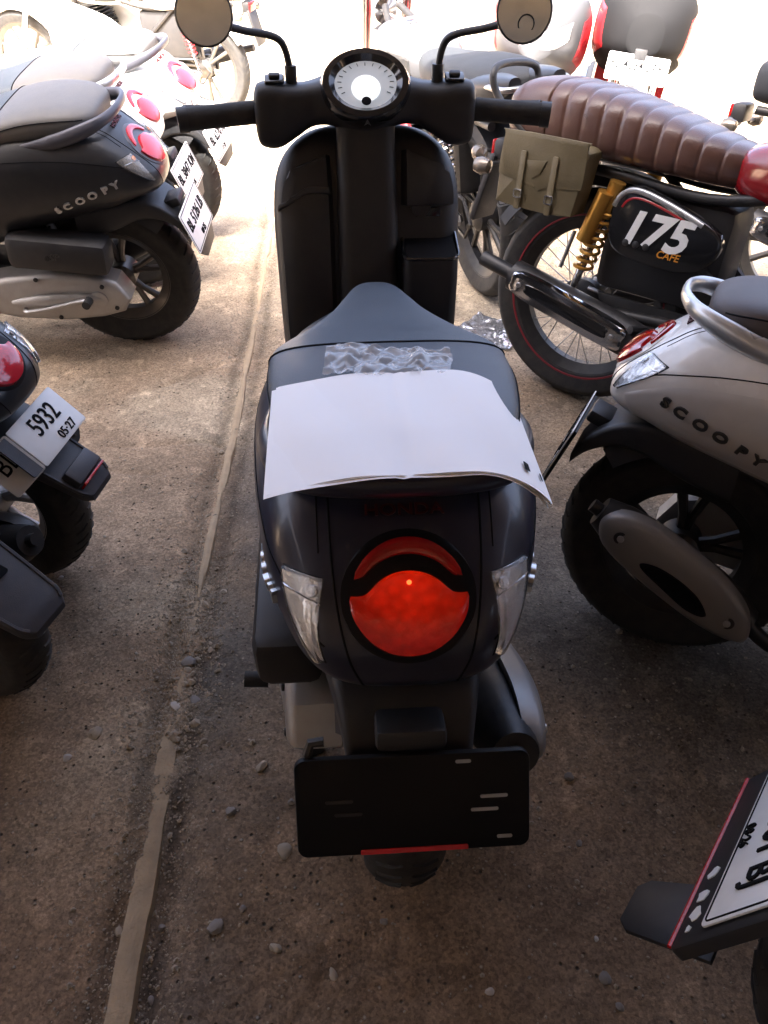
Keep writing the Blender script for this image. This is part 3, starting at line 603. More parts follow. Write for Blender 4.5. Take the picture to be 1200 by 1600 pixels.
    MB().disc((.105, .735, .772), (0, -1, .1), .02, .012, 24).build('key_switch', dark_metal, ls)
    MB().prism(rrect(.05, .045, .006), (.12, .7335, .745), (1, 0, 0), (0, 0, 1), .003, .001).build('key_plate', gloss_black, ls)
    ck = [(.44, .69, .05, .03), (.56, .70, .058, .034), (.70, .725, .06, .036), (.82, .755, .058, .038), (.90, .785, .056, .04), (.95, .80, .06, .04)]
    MB().loft([[(x, yc + y, z) for x, y in rrect(2 * w_, 2 * d_, d_ * .7, 6)] for z, yc, w_, d_ in cr(ck, 24)]).build('steering_column', black_plastic, root)
    fk = [(.44, .82, .10, .06), (.52, .86, .15, .09), (.64, .88, .175, .10), (.76, .88, .17, .09), (.85, .87, .13, .06), (.89, .86, .07, .03)]
    MB().loft([[(x, yc + y, z - .25 * y) for x, y in rrect(2 * w_, 2 * d_, d_ * .85, 7)] for z, yc, w_, d_ in cr(fk, 24)]).build('front_cover', body, root)
    G = [[(x, 1.18 + r * math.cos(a), .245 + r * math.sin(a)) for x, r in ((-.075, .255), (-.06, .285), (0, .295), (.06, .285), (.075, .255))] for a in np.linspace(R(10), R(150), 22)]
    MB().grid(G, .004).build('front_fender', body, root)
    for s_ in (-1, 1): MB().tube([(s_ * .065, 1.18, .245), (s_ * .065, 1.08, .50), (s_ * .05, 1.01, .62)], .014, 10).build('fork_leg', dark_metal, root)
    MB().tube([(0, 1.06, .56), (0, .94, .80), (0, .85, .92)], .03, 12).build('fork_stem', dark_metal, root)
    # handlebar: cover, speedometer, switches, grips, levers, mirrors
    hk = [(-.205, .778, .934, .020, .034), (-.197, .778, .931, .034, .052), (-.165, .782, .930, .040, .056), (-.130, .788, .936, .040, .045), (-.098, .794, .946, .042, .037), (-.062, .80, .952, .054, .042), (-.03, .802, .950, .062, .056), (0, .803, .948, .064, .062)]
    hk = hk + [(-a, b_, c, d_, e) for a, b_, c, d_, e in hk[-2::-1]]
    bar = MB().loft([[(x, yc + y, zc + z) for y, z in rrect(2 * a, 2 * b_, min(a, b_) * .75, 6)] for x, yc, zc, a, b_ in cr(hk, 60)]).build('handlebar_cover', black_plastic, root)
    q = Vector((0, -.74, .67)).to_track_quat('Z', 'Y').to_matrix(); so_ = Vector((0, .738, .986))
    def orr(kx, ky, h, n_=40): return [tuple(so_ + q @ Vector((kx * math.cos(a), ky * math.sin(a) * (1 if math.sin(a) > 0 else 1.08), h))) for a in np.linspace(0, 2 * math.pi, n_, endpoint=False)]
    sp = MB().loft([orr(.060, .046, -.06), orr(.080, .063, -.016), orr(.082, .065, .0), orr(.077, .061, .011), orr(.066, .051, .012), orr(.056, .042, .003)]).build('speedometer', gloss_black, root)
    MB().loft([orr(.0565, .0425, .003), orr(.03, .02, .004), orr(.003, .002, .004)]).build('dial', dial_face, sp)
    for k in range(15):
        a_ = R(210 - k * 240 / 14); MB().tube([tuple(so_ + q @ Vector((.056 * f_ * math.cos(a_) * .95, .042 * f_ * math.sin(a_) * .95 , .0042))) for f_ in (.82, .96)], .0007, 4).build('tick', ink, sp)
    def dr(k, h, dy=-.010): return [tuple(so_ + q @ Vector((.026 * k * math.cos(a), dy + .024 * k * math.sin(a), h))) for a in np.linspace(0, 2 * math.pi, 30, endpoint=False)]
    MB().loft([dr(1, .0052), dr(1, .0062), dr(.05, .0065)]).build('screen', dial_screen, sp)
    MB().loft([dr(.34, .0062, -.034), dr(.3, .0075, -.034), dr(.02, .008, -.034)]).build('dial_button', ink, sp)
    MB().prism([(-.006, -.004), (0, .006), (.006, -.004), (0, -.001)], so_ + Vector((0, -.062, -.05)), (1, 0, 0), (0, .5, .86), .002).build('wing_emblem', badge_dark, bar)
    for s_ in (-1, 1):
        MB().prism(rrect(.036, .026, .005), (s_ * .165, .772, .988), (1, 0, 0), (0, .9, .35), .006, .002).build('switch_panel', gloss_black, bar)
        MB().prism(rrect(.02, .012, .003), (s_ * .165, .771, .9945), (1, 0, 0), (0, .9, .35), .006, .002).build('switch', black_plastic, bar)
        MB().tube([(s_ * .19, .782, .934), (s_ * .215, .778, .934), (s_ * .33, .752, .930)], .0205, 16).build('grip', rubber, bar)
        for k in range(9): pass
        MB().tube([(s_ * .328, .7525, .930), (s_ * .346, .7485, .929)], .0225, 16).build('grip_end', black_plastic, bar)
        MB().tube([(s_ * .19, .825, .930), (s_ * .23, .845, .926), (s_ * .33, .835, .930), (s_ * .345, .83, .93)], [.008, .009, .007, .008], 8, smooth=18).build('brake_lever', dark_metal, bar)
        mirror_arm(bar, s_, (s_ * .135, .785, .975), (s_ * .150, .78, 1.05), (s_ * .268, .70, 1.10), .048)
    if stand == 'centre':
        for s_ in (-1, 1): MB().tube([(s_ * .06, .16, .16), (s_ * .10, .05, .08), (s_ * .13, -.01 + .04, .010), (s_ * .155, .02, .010)], .011, 8, smooth=16).build('centre_stand', dark_metal, root)
    else:
        t = math.tan(abs(lean)); MB().tube([(-.10, .42, .20), (-.16, .36, .12), (-.225, .30, .225 * t + .008), (-.25, .28, .25 * t + .008)], .010, 8, smooth=16).build('side_stand', dark_metal, root)
    return root, bv
fender_grey = mat('fender_grey', (0.04, 0.04, 0.048), 0.5, bump=0.2, bscale=500, dust=0.08)
smoked = mat('smoked_reflector', (0.16, 0.14, 0.12), 0.25, 0.6, bump=.5, bscale=120)
gloss_black = mat('gloss_black', (0.012, 0.012, 0.013), 0.15, coat=0.5)
dial_face = mat('dial_face', (0.45, 0.47, 0.5), 0.12, coat=0.8, emit=(.8, .88, 1), estr=0.02)
dial_screen = mat('dial_screen', (0.85, 0.87, 0.88), 0.2, coat=0.8, emit=(.95, .97, 1), estr=0.08)
red_emblem = mat('red_emblem', (0.05, 0.004, 0.006), 0.4)
lit_lens = mat('lit_lens', (0.26, 0.002, 0.002), 0.14, coat=0.3, var=0.5, vscale=70, bump=.35, bscale=160, emit=(1, .02, .002), estr=0.012)
_n = lit_lens.node_tree.nodes; _l = lit_lens.node_tree.links; _v = _n.new('ShaderNodeTexVoronoi'); _v.inputs['Scale'].default_value = 85; _t = _n.new('ShaderNodeTexCoord'); _l.new(_t.outputs['Object'], _v.inputs['Vector'])
_m = _n.new('ShaderNodeMapRange'); _m.inputs[1].default_value = 0.1; _m.inputs[2].default_value = 0.75; _m.inputs[3].default_value = 1.25; _m.inputs[4].default_value = 0.6; _l.new(_v.outputs['Distance'], _m.inputs[0])
_d = _n.new('ShaderNodeVectorMath'); _d.operation = 'DISTANCE'; _d.inputs[1].default_value = (0, -.22, .665); _l.new(_t.outputs['Object'], _d.inputs[0])
_r = _n.new('ShaderNodeMapRange'); _r.interpolation_type = 'SMOOTHSTEP'; _r.inputs[1].default_value = 0.0; _r.inputs[2].default_value = 0.085; _r.inputs[3].default_value = 0.050; _r.inputs[4].default_value = 0.006; _l.new(_d.outputs['Value'], _r.inputs[0])
_x = _n.new('ShaderNodeMath'); _x.operation = 'MULTIPLY'; _l.new(_m.outputs[0], _x.inputs[0]); _l.new(_r.outputs[0], _x.inputs[1]); _l.new(_x.outputs[0], _n['Principled BSDF'].inputs['Emission Strength'])
lamp_bulb = mat('lamp_bulb', (1, .3, .1), 0.3, emit=(1, .10, .02), estr=0.22)
shield_paint = None

navy = mat('matte_navy', (0.012, 0.014, 0.030), 0.33, coat=0.2, dust=0.03)
seat_navy = mat('seat_vinyl_blue', (0.062, 0.078, 0.098), 0.42, bump=0.35, bscale=700)
seat_navy2 = mat('seat_vinyl_dark', (0.045, 0.055, 0.072), 0.45, bump=0.35, bscale=700)
silver_shield = mat('silver_shield', (0.24, 0.24, 0.24), 0.45, 0.4, dust=.2)
main, main_bv = scoopy('motor_scooter', 'matte navy scooter with papers on its seat and its red tail lamp lit', (.012, 0, 0), R(3.5), 0, navy, seat_navy, seat_navy2, navy, stand='centre', lamp_lit=True, shield=silver_shield, badge=badge_chrome)

MB().tube([(.268 + .004 + .0135 * math.cos(a), .6945, 1.083 + .0135 * math.sin(a)) for a in np.linspace(0, 2 * math.pi, 24, endpoint=False)], .0016, 5, True).build('mirror_sticker', badge_dark, main)
MB().prism([(-.008, -.004), (-.002, .008), (.003, .002), (.009, .006), (.004, -.008)], (.272, .6955, 1.083), (1, 0, 0), (0, .1, 1), .0012).build('mirror_sticker_mark', badge_dark, main)

def place(root, lp, px, py):
    """move a thing on the floor so that its own point lp is seen at a pixel of the photograph"""
    M = root.rotation_euler.to_matrix(); q = M @ (Vector(lp) * root.scale[0]); w_ = on_z(px, py, q.z); root.location = (w_.x - q.x, w_.y - q.y, 0.0)

scooter_black = mat('scooter_black', (0.014, 0.015, 0.018), 0.40, coat=0.15, dust=0.03)
scooter_white = mat('scooter_white', (0.74, 0.73, 0.70), 0.25, coat=0.4, var=0.05, dust=0.12)
scooter_grey = mat('scooter_satin_grey', (0.62, 0.61, 0.59), 0.33, 0.25, dust=0.08)
seat_grey = mat('seat_vinyl_grey', (0.105, 0.10, 0.095), 0.55, bump=0.4, bscale=700, dust=0.1)
seat_slate = mat('seat_vinyl_slate', (0.055, 0.066, 0.076), 0.55, bump=0.4, bscale=700, dust=0.08)
seat_brown = mat('seat_vinyl_brown', (0.06, 0.045, 0.04), 0.55, bump=0.4, bscale=700)
rail_silver = mat('rail_silver', (0.5, 0.51, 0.52), 0.3, 0.7, dust=0.1)
rail_dark = mat('rail_dark', (0.07, 0.07, 0.085), 0.4, 0.2)
pink_lens = mat('pale_red_lens', (0.50, 0.018, 0.03), 0.12, coat=0.7)
charcoal = mat('charcoal_shield', (0.20, 0.19, 0.185), 0.42, 0.2, bump=0.2, bscale=400, dust=0.08)
alloy_dark = mat('alloy_dark', (0.12, 0.115, 0.11), 0.4, 0.7, dust=0.2)
LG = 'scooters parked in the row left of the aisle'; RG = 'bikes parked in the row right of the aisle'

o, _ = scoopy('motor_scooter', 'black scooter with grey seat and smoked indicator beside a white scooter', (0, 0, 0), R(90), R(-8), scooter_black, seat_slate, seat_grey, rail_dark, tail_panel=rail_dark, rim=alloy_dark, plate=(('BL 5126 LB', .012, .052), ('09·25', -.042, .026)), group=LG, lamp=pink_lens, lens_amber=True, badge=badge_chrome)
place(o, (0, -.315, .575), 275, 275)
o, _ = scoopy('motor_scooter', 'white scooter with two-tone grey seat squeezed behind the black scooter', (0, 0, 0), R(88), R(-8), scooter_white, seat_slate, seat_grey, rail_silver, tail_panel=scooter_white, rim=alloy_dark, plate=(('BL 3847 KM', .012, .052), ('02·26', -.042, .026)), group=LG, lamp=pink_lens, badge=badge_dark)
place(o, (0, -.315, .575), 265, 212)
o, _ = scoopy('motor_scooter', 'cream white scooter with dark grab rail and big clear indicator in sunlight', (0, 0, 0), R(84), R(-8), scooter_white, seat_slate, seat_grey, rail_dark, tail_panel=rail_silver, rim=alloy_dark, plate=(('BL 6270 AF', .012, .052), ('11·25', -.042, .026)), group=LG, lamp=pink_lens, side_text=False)
place(o, (0, -.315, .575), 318, 160)
o, _ = scoopy('motor_scooter', 'white and grey scooter with silver grab rail and dark exhaust shield', (0, 0, 0), R(-114), R(-9), scooter_white, seat_brown, seat_brown, rail_silver, tail_panel=scooter_white, rim=dark_metal, plate=(('BL 4419 JK', .012, .052), ('06·26', -.042, .026)), group=RG, lamp=red_lens, side_panel=scooter_grey, badge=badge_dark, shield=charcoal)
o.scale = (.93,) * 3; place(o, (0, -.315, .575), 938, 596)
o, _ = scoopy('motor_scooter', 'dark scooter with creased white plate ending 5932 and red fender reflector', (0, 0, 0), R(78), R(-5), scooter_black, seat_slate, seat_slate, rail_dark, rim=cast_alloy, group=LG, fender='blade', lamp=pink_lens, side_text=False)
o.scale = (.88,) * 3; place(o, (0, -.402, .344), 160, 760)
o, _ = scoopy('motor_scooter', 'dark scooter without plate, bare grey fender with square mounting holes', (0, 0, 0), R(70), R(-5), scooter_black, seat_slate, seat_slate, rail_dark, rim=cast_alloy, group=LG, fender='holes', side_text=False)
o.scale = (.88,) * 3; place(o, (0, -.402, .344), 80, 968)
o, _ = scoopy('motor_scooter', 'dark scooter with white plate in a black frame with a red line', (0, 0, 0), R(-128), R(-6), scooter_black, seat_brown, seat_brown, rail_dark, group=RG, fender='framed', side_text=False)
place(o, (.1525, -.42, .32), 1042, 1487)

# ------------------------------------------------------------------ motorcycles
def ribbed_seat(root, keys, m, ribs, name='seat'):
    K = cr(keys, 300); rg = []
    y0, y1 = ribs[0], ribs[1]
    for y, z0, zc, z1, w_, p in K:
        k = 0
        if y0 < y < y1: t_ = ((y - y0) / ribs[2]) % 1.0; t_ = min(t_, 1 - t_) * ribs[2]; k = -.0045 * math.exp(-(t_ / .004) ** 2) - .002 * math.exp(-(t_ / .014) ** 2)
        rg.append(section(y, z0, zc, z1 + k, w_ + k * .6, p, 40))
    return MB().loft(rg).build(name, m, root, 70)
def coil(p0, p1, r, turns, wire, n=140):
    p0 = Vector(p0); p1 = Vector(p1); q = (p1 - p0).to_track_quat('Z', 'Y').to_matrix(); L = (p1 - p0).length
    return MB().tube([p0 + q @ Vector((r * math.cos(a), r * math.sin(a), L * a / (2 * math.pi * turns))) for a in np.linspace(0, 2 * math.pi * turns, n)], wire, 6)

def motorcycle(name, label, rz, lean, tank, seat_m, group=None, R_=.305, wire=True, stripe=None, rim=None, seat_keys=None, ribs=None, tail=None, spring=None, plate=None, fairing=None, cowl=True, muffler=True, screen=None, front_plate=None, headlamps=True, mirrors=True, fork_m=None):
    root = thing(name, label, 'motorcycle', (0, 0, 0), rz, group, lean); WB = 1.29
    wheel(root, 0, R_, .052, R_ - .075, rim, 6, wire=wire, stripe=stripe, hub=.055); wheel(root, WB, R_, .045, R_ - .068, rim, 6, wire=wire, stripe=stripe, hub=.05)
    fr = MB()
    for s_ in (-1, 1):
        fr.tube([(s_ * .10, 0, R_), (s_ * .10, .25, R_ + .02), (s_ * .085, .48, R_ + .03)], .017, 10)
        fr.tube([(s_ * .085, -.28, .68), (s_ * .09, .05, .665), (s_ * .09, .36, .66), (s_ * .06, .80, .80), (s_ * .03, .97, .86)], .014, 10, smooth=30)
        fr.tube([(s_ * .09, .10, .665), (s_ * .09, .40, .42), (s_ * .085, .48, R_)], .013, 8)
        fr.tube([(s_ * .03, .97, .80), (s_ * .07, .86, .45), (s_ * .08, .78, .22), (s_ * .09, .50, .20), (s_ * .085, .46, .40)], .013, 8, smooth=24)
    fr.build('frame', dark_metal, root)
    for s_ in (-1, 1):
        a = (s_ * .125, -.01, R_ + .03); b = (s_ * .125, .06, .64)
        MB().tube([a, b], .011, 10).build('shock_rod', chrome, root); coil((s_ * .125, .012, R_ + .11), (s_ * .125, .052, .585), .024, 8, .0048).build('shock_spring', spring or chrome, root)
        MB().tube([(s_ * .125, .045, .565), (s_ * .125, .062, .655)], .022, 12).build('shock_cap', spring or dark_metal, root)
    en = MB().box((0, .62, .36), (.22, .34, .20), .035).build('engine', dark_metal, root)
    for k in range(9): MB().box((0, .68 + k * .004, .475 + k * .019), (.165, .17, .007), .002, (R(-12), 0, 0)).build('cooling_fin', dark_metal, en)
    MB().box((0, .72, .66), (.12, .14, .05), .015, (R(-12), 0, 0)).build('cylinder_head', cast_alloy, en)
    for s_ in (-1, 1): MB().disc((s_ * .11, .60, .35), (s_, 0, 0), .085, .028, 32).build('crank_cover', cast_alloy, en)
    for s_ in (-1, 1): MB().tube([(s_ * .10, .42, .29), (s_ * .19, .42, .29)], .012, 10).build('foot_peg', rubber, root)
    MB().tube([(.1, .30, .30), (.17, .24, .32), (.215, .22, .325)], .011, 8).build('passenger_peg', dark_metal, root)
    MB().box((0, .20, .50), (.17, .34, .27), .03).build('air_box', black_plastic, root)
    MB().prism([(.06, .36), (.40, .36), (.42, .27), (.10, .25)], (.085, 0, 0), (0, 1, 0), (0, 0, 1), .012, .003).build('side_guard', dark_metal, root)
    # rear brake plate, axle nuts, chain
    MB().disc((.04, 0, R_), (1, 0, 0), .068, .03, 32).build('brake_drum', dark_metal, root); MB().tube([(.07, .02, R_ + .05), (.095, .3, .33), (.1, .44, .30)], .006, 8).build('brake_rod', steel, root)
    for s_ in (-1, 1): MB().disc((s_ * .10, 0, R_), (s_, 0, 0), .020, .03, 6).build('axle_nut', steel, root)
    MB().tube([(-.08, 0, R_ + .07), (-.08, .5, .37), (-.08, .55, .33), (-.08, .5, .29), (-.08, 0, R_ - .07), (-.08, -.065, R_)], .007, 6, True).build('chain', dark_metal, root)
    sk = seat_keys or [(-.32, .72, .76, .79, .04, .7), (-.30, .70, .765, .82, .09, .65), (-.2, .69, .765, .835, .125, .6), (0, .685, .755, .825, .135, .6), (.2, .68, .735, .80, .13, .6), (.33, .675, .73, .79, .105, .65), (.42, .675, .73, .785, .08, .7)]
    if ribs: ribbed_seat(root, sk, seat_m, ribs)
    else: MB().loft([section(*k, n=36) for k in cr(sk, 50)]).build('seat', seat_m, root, 60)
    off = -.08 if ribs else 0; tk = [(.40, .68, .72, .755, .06, .7), (.44, .66, .73, .785, .10, .65), (.55, .65, .74, .815, .135, .62), (.70, .66, .75, .83, .145, .62), (.82, .69, .77, .835, .12, .65), (.89, .72, .77, .82, .06, .75)]
    tk = [(k[0] + off,) + k[1:] for k in tk]; tn = MB().loft([section(*k, n=44) for k in cr(tk, 50)]); tv = tn.bvh(); t = tn.build('tank', tank, root, 60)
    for s_ in (-1, 1): patch(tv, [(.45, .70), (.5, .68), (.62, .68)], [(.455, .755), (.5, .765), (.62, .77)], lambda u, v: (s_ * .5, u, v), (-s_, 0, 0), .004, 20, 10).build('knee_pad', rubber, t)
    MB().disc((0, .70, .827), (0, 0, 1), .03, .012, 24).build('tank_cap', chrome, t)
    # rear mudguard, tail lamp
    G = [[(x, r * math.cos(a), R_ + r * math.sin(a)) for x, r in ((-.07, R_ + .015), (-.06, R_ + .045), (0, R_ + .055), (.06, R_ + .045), (.07, R_ + .015))] for a in np.linspace(R(60), R(150), 22)]
    MB().grid(G, .004).build('rear_mudguard', tail or black_plastic, root)
    tl = MB().box((0, -.345, .66), (.10, .05, .06), .012).build('tail_lamp', black_plastic, root); MB().box((0, -.372, .66), (.09, .012, .05), .005).build('lens', red_lens, tl)
    for s_ in (-1, 1):
        MB().tube([(s_ * .05, -.33, .63), (s_ * .13, -.335, .63)], .006, 8).build('indicator_stalk', dark_metal, root); MB().lathe([(.001, .028), (.018, .022), (.025, 0), (.02, -.02), (.001, -.03)], (s_ * .15, -.335, .63), 'y', 16).build('indicator', smoked, root)
    if plate: number_plate(root, (0, -.40, .53), (1, 0, 0), (0, .25, 1), plate, .25, .105)
    MB().box((0, -.385, .55), (.12, .02, .2), .006, (R(-14), 0, 0)).build('plate_bracket', black_plastic, root)
    # exhaust
    if muffler:
        P = [(.17, -.17, .365), (.17, .18, .29), (.165, .33, .255)]
        m = MB().tube(P, [.044, .052, .040], 20, smooth=14).build('muffler', dark_metal, root)
        MB().tube([(.17, -.16, .363), (.17, -.28, .388)], .022, 14).build('tail_pipe', dark_metal, m)
        MB().tube([(.165, .31, .258), (.15, .50, .21), (.13, .72, .22), (.08, .84, .36), (.03, .80, .58)], .019, 12, smooth=30).build('exhaust_pipe', chrome, m)
        dv = (Vector(P[1]) - Vector(P[0])).normalized(); hw_ = Vector((0, -dv.z, dv.y)); hc = Vector((.220, .03, .327))
        ol = ccr([(-.185, 0), (-.165, .032), (0, .038), (.165, .034), (.18, 0), (.165, -.034), (0, -.038), (-.165, -.032)], 40)
        hs = MB().loft([[tuple(hc + dv * (u * k) + hw_ * (v * k) + Vector((dx, 0, 0))) for u, v in ol] for k, dx in ((1, -.02), (1, .0), (.96, .005), (.8, .006))]).build('heat_shield', chrome, m)
        so = ccr([(-.13, 0), (-.12, .014), (0, .017), (.12, .015), (.13, 0), (.12, -.015), (0, -.017), (-.12, -.014)], 34)
        MB().loft([[tuple(hc + dv * (u * k) + hw_ * (v * k) + Vector((dx, 0, 0))) for u, v in so] for k, dx in ((1.05, .004), (1.0, .0085), (.9, .0075), (.1, .0065))]).build('shield_slot', gloss_black, hs)
        for u in (-.155, .15): bolt(hs, hc + dv * u + Vector((.005, 0, 0)), (1, 0, 0), .007, steel)
    # front end
    for s_ in (-1, 1):
        MB().tube([(s_ * .09, WB, R_), (s_ * .09, WB - .14, .62), (s_ * .09, WB - .27, .92)], .021, 12).build('fork_leg', fork_m or chrome, root)
    G = [[(x, WB + r * math.cos(a), R_ + r * math.sin(a)) for x, r in ((-.06, R_ + .01), (-.05, R_ + .03), (0, R_ + .038), (.05, R_ + .03), (.06, R_ + .01))] for a in np.linspace(R(40), R(160), 20)]
    MB().grid(G, .004).build('front_mudguard', tail or chrome, root)
    MB().box((0, 1.03, .92), (.24, .07, .03), .01).build('fork_clamp', dark_metal, root)
    if not (fairing and cowl):
        MB().lathe([(.001, -.10), (.05, -.09), (.08, -.03), (.088, .03), (.082, .04), (.001, .05)], (0, 1.16, .83), 'y', 32).build('headlamp', chrome, root)
        MB().disc((.04, 1.08, .95), (0, -.5, .86), .04, .03, 24).build('speedometer', gloss_black, root)
    bar = MB().tube([(-.34, .93, .985), (-.22, .96, .99), (-.10, 1.03, .965), (.10, 1.03, .965), (.22, .96, .99), (.34, .93, .985)], .011, 10, smooth=40).build('handlebar', dark_metal, root)
    for s_ in (-1, 1):
        MB().tube([(s_ * .24, .955, .99), (s_ * .36, .925, .984)], .017, 14).build('grip', rubber, bar)
        if mirrors: mirror_arm(bar, s_, (s_ * .21, .975, .99), (s_ * .23, .98, 1.09), (s_ * .33, .93, 1.16), .055, nrm=(0, -1, .05), oval=1.35)
    MB().tube([(-.10, .45, .24), (-.17, .38, .14), (-.25, .33, .25 * math.tan(abs(lean)) + .012)], .011, 8).build('side_stand', dark_metal, root)
    if fairing:
        # front cowl and side panels of a sport bike, beak, screen
        ck = [(.80, .60, .74, .84, .19, .7), (.95, .56, .76, .90, .21, .65), (1.10, .60, .78, .95, .20, .65), (1.24, .66, .78, .93, .15, .7), (1.33, .70, .77, .85, .07, .8)]
        cm = MB().loft([section(*k, n=40) for k in cr(ck, 36)]); cv = cm.bvh(); c_ = cm.build('front_cowl', fairing[0], root, 60) if cowl else None
        for s_ in (-1, 1):
            if cowl: patch(cv, [(.84, .66), (1.0, .63), (1.2, .69)], [(.86, .80), (1.0, .86), (1.18, .84)], lambda u, v: (s_ * .6, u, v), (-s_, 0, 0), .004, 22, 10).build('cowl_panel', fairing[1], c_)
            if headlamps and cowl: patch(cv, [(s_ * .02, .735), (s_ * .08, .74), (s_ * .13, .77)], [(s_ * .02, .80), (s_ * .08, .82), (s_ * .135, .845)], lambda u, v: (u, 1.9, v), (0, -1, 0), .003, 16, 8).build('headlamp', clear_lens if False else reflector, c_)
            MB().loft([section(*k, n=24) + np.array([s_ * .13, 0, 0]) for k in cr([(.42, .34, .40, .50, .02, .8), (.55, .28, .42, .60, .035, .7), (.80, .28, .46, .68, .04, .7), (.98, .40, .55, .72, .03, .8)], 20)]).build('side_panel', fairing[1], root)
            MB().loft([section(*k, n=24) + np.array([s_ * .07, 0, 0]) for k in cr([(-.42, .80, .82, .84, .02, .8), (-.30, .74, .79, .83, .05, .7), (-.1, .68, .74, .80, .07, .7), (.15, .64, .70, .76, .06, .7), (.3, .64, .68, .72, .03, .8)], 24)]).build('tail_panel', fairing[0], root)
        G = [[(x * (1 - .3 * t), 1.16 - .16 * t - .2 * x * x / .02 * .1, .93 + .13 * t) for x in np.linspace(-.12, .12, 11)] for t in np.linspace(0, 1, 8)]
        if cowl: MB().grid(G, .004).build('windscreen', screen or gloss_black, root)
        if front_plate: number_plate(root, (0, 1.36, .66), (-1, 0, 0), (0, -.25, 1), front_plate, .25, .10); MB().box((0, 1.345, .68), (.05, .02, .10), .004).build('front_bracket', black_plastic, root)
    return root

brown_leather = mat('brown_leather', (0.085, 0.042, 0.032), 0.33, coat=0.15, bump=0.3, bscale=260, var=0.25)
tank_red = mat('tank_red', (0.22, 0.008, 0.012), 0.22, coat=0.8)
gold = mat('gold_anodised', (0.55, 0.29, 0.06), 0.35, 0.7)
olive = mat('olive_leather', (0.115, 0.092, 0.048), 0.5, bump=0.5, bscale=200, var=0.3, dust=0.1)
red_paint = mat('red_paint', (0.33, 0.015, 0.02), 0.3, coat=0.4)
orange_ink = mat('orange_ink', (0.6, 0.25, 0.03), 0.4)
rim_red = mat('rim_red', (0.20, 0.012, 0.02), 0.45)
WK = [(-.315, .73, .77, .80, .05, .75), (-.30, .71, .775, .835, .10, .65), (-.22, .70, .78, .862, .13, .58), (-.08, .69, .77, .858, .138, .58), (.1, .685, .75, .83, .136, .6), (.22, .68, .735, .80, .125, .62), (.31, .675, .725, .78, .10, .68), (.36, .675, .715, .765, .075, .75)]
cafe = motorcycle('motorcycle', 'black motorcycle with brown ribbed seat, olive saddlebag and 175 side cover', R(-129), R(-6), tank_red, brown_leather, RG, .305, True, rim_red, dark_metal, WK, (-.17, .36, .052), spring=gold, mirrors=True)
place(cafe, (0, -.305, .305), 785, 425)
# right-hand extras: side cover with 175, saddlebag, reservoir, grab loop
ol = ccr([(-.022, -.02), (-.024, .05), (.0, .092), (.05, .10), (.15, .075), (.25, .038), (.275, .0), (.25, -.055), (.18, -.082), (.06, -.078), (.0, -.06)], 44)
sc_o = Vector((.115, .09, .555)); Uc = Vector((0, 1, 0)); Vc = Vector((0, 0, 1))
cov = MB().prism(ol, sc_o, Uc, Vc, .028, .008, 3).build('side_cover', gloss_black, cafe)
MB().tube([sc_o + Vector((.028, 0, 0)) + Uc * (u * .93 + .004) + Vc * (v * .9) for u, v in ol[4:20]], .0065, 8, flat=.5).build('cover_stripe', rail_silver, cov)
MB().tube([sc_o + Vector((.0285, 0, 0)) + Uc * (u * .78 + .02) + Vc * (v * .74) for u, v in ol[5:20]], .003, 6, flat=.5).build('cover_pinstripe', red_paint, cov)
text('175', .115, sc_o + Vector((.0285, .118, .004)), Uc, Vc, .03, .30, .0018, True, 1.05).build('figures', plate_white, cov)
text('CAFE', .026, sc_o + Vector((.0285, .155, -.045)), Uc, Vc, .01, .2, .0015).build('cafe_mark', orange_ink, cov)
for k in range(3): MB().disc(sc_o + Vector((.027, .035 + .028 * k, -.036)), (1, 0, 0), .009, .004, 14).build('cover_rivet', dark_metal, cov)
for s_ in (1,):
    MB().tube([(s_ * .150, .01, .50), (s_ * .150, .045, .63)], .021, 14).build('shock_reservoir', gold, cafe)
    MB().tube([(s_ * .165, -.035, .42), (s_ * .16, -.015, .52)], .006, 8).build('shock_hose', steel, cafe)
bag = thing('saddlebag', 'olive leather saddlebag with two buckled straps hung beside the brown seat', 'saddlebag', (0, 0, 0), 0)
bag.parent = None
BG_O = Vector((.10, -.30, .56))
bp_ = [(-.17, -.08), (-.155, -.105), (0, -.112), (.13, -.105), (.15, -.08), (.165, .06), (.16, .12), (0, .13), (-.15, .13), (-.165, .10)]
bb = MB().prism(ccr(bp_, 40), (.125, -.20, .60), (0, 1, 0), (0, 0, 1), .085, .02, 3).build('pouch', olive, bag)
fp = ccr([(-.165, .12), (-.15, .135), (.15, .135), (.165, .12), (.17, .0), (.15, -.02), (.03, -.035), (0, -.05), (-.03, -.035), (-.15, -.02), (-.172, .0)], 44)
MB().prism(fp, (.205, -.20, .61), (0, 1, 0), (0, 0, 1), .008, .003).build('flap', olive, bag)
for u in (-.075, .055):
    MB().prism(rrect(.024, .20, .006), (.2135, -.20 + u, .585), (0, 1, 0), (0, 0, 1), .005, .0015).build('strap', olive, bag)
    MB().tube([Vector((.221, -.20 + u, .54)) + Vector((0, a, b)) for a, b in rrect(.030, .026, .004, 3)], .003, 6, True).build('buckle', chrome, bag)
MB().prism([(-.05, .02), (.03, .03), (.01, -.02), (-.02, -.035)], (.2135, -.21, .635), (0, 1, 0), (0, 0, 1), .003, .001).build('flap_tip', olive, bag)
bag.scale = (.9, .73, .73); bag.rotation_euler = cafe.rotation_euler; bag.location = Vector(cafe.location) + cafe.rotation_euler.to_matrix() @ (Vector((0, .06, .015)) + Vector((.125 * .1, -.14 * .27, .68 * .27)))
MB().tube([(-.11, -.20, .70), (-.12, -.33, .80), (-.10, -.36, .87), (.10, -.36, .87), (.12, -.33, .80), (.11, -.20, .70)], .010, 10, smooth=50).build('grab_loop', black_plastic, cafe)

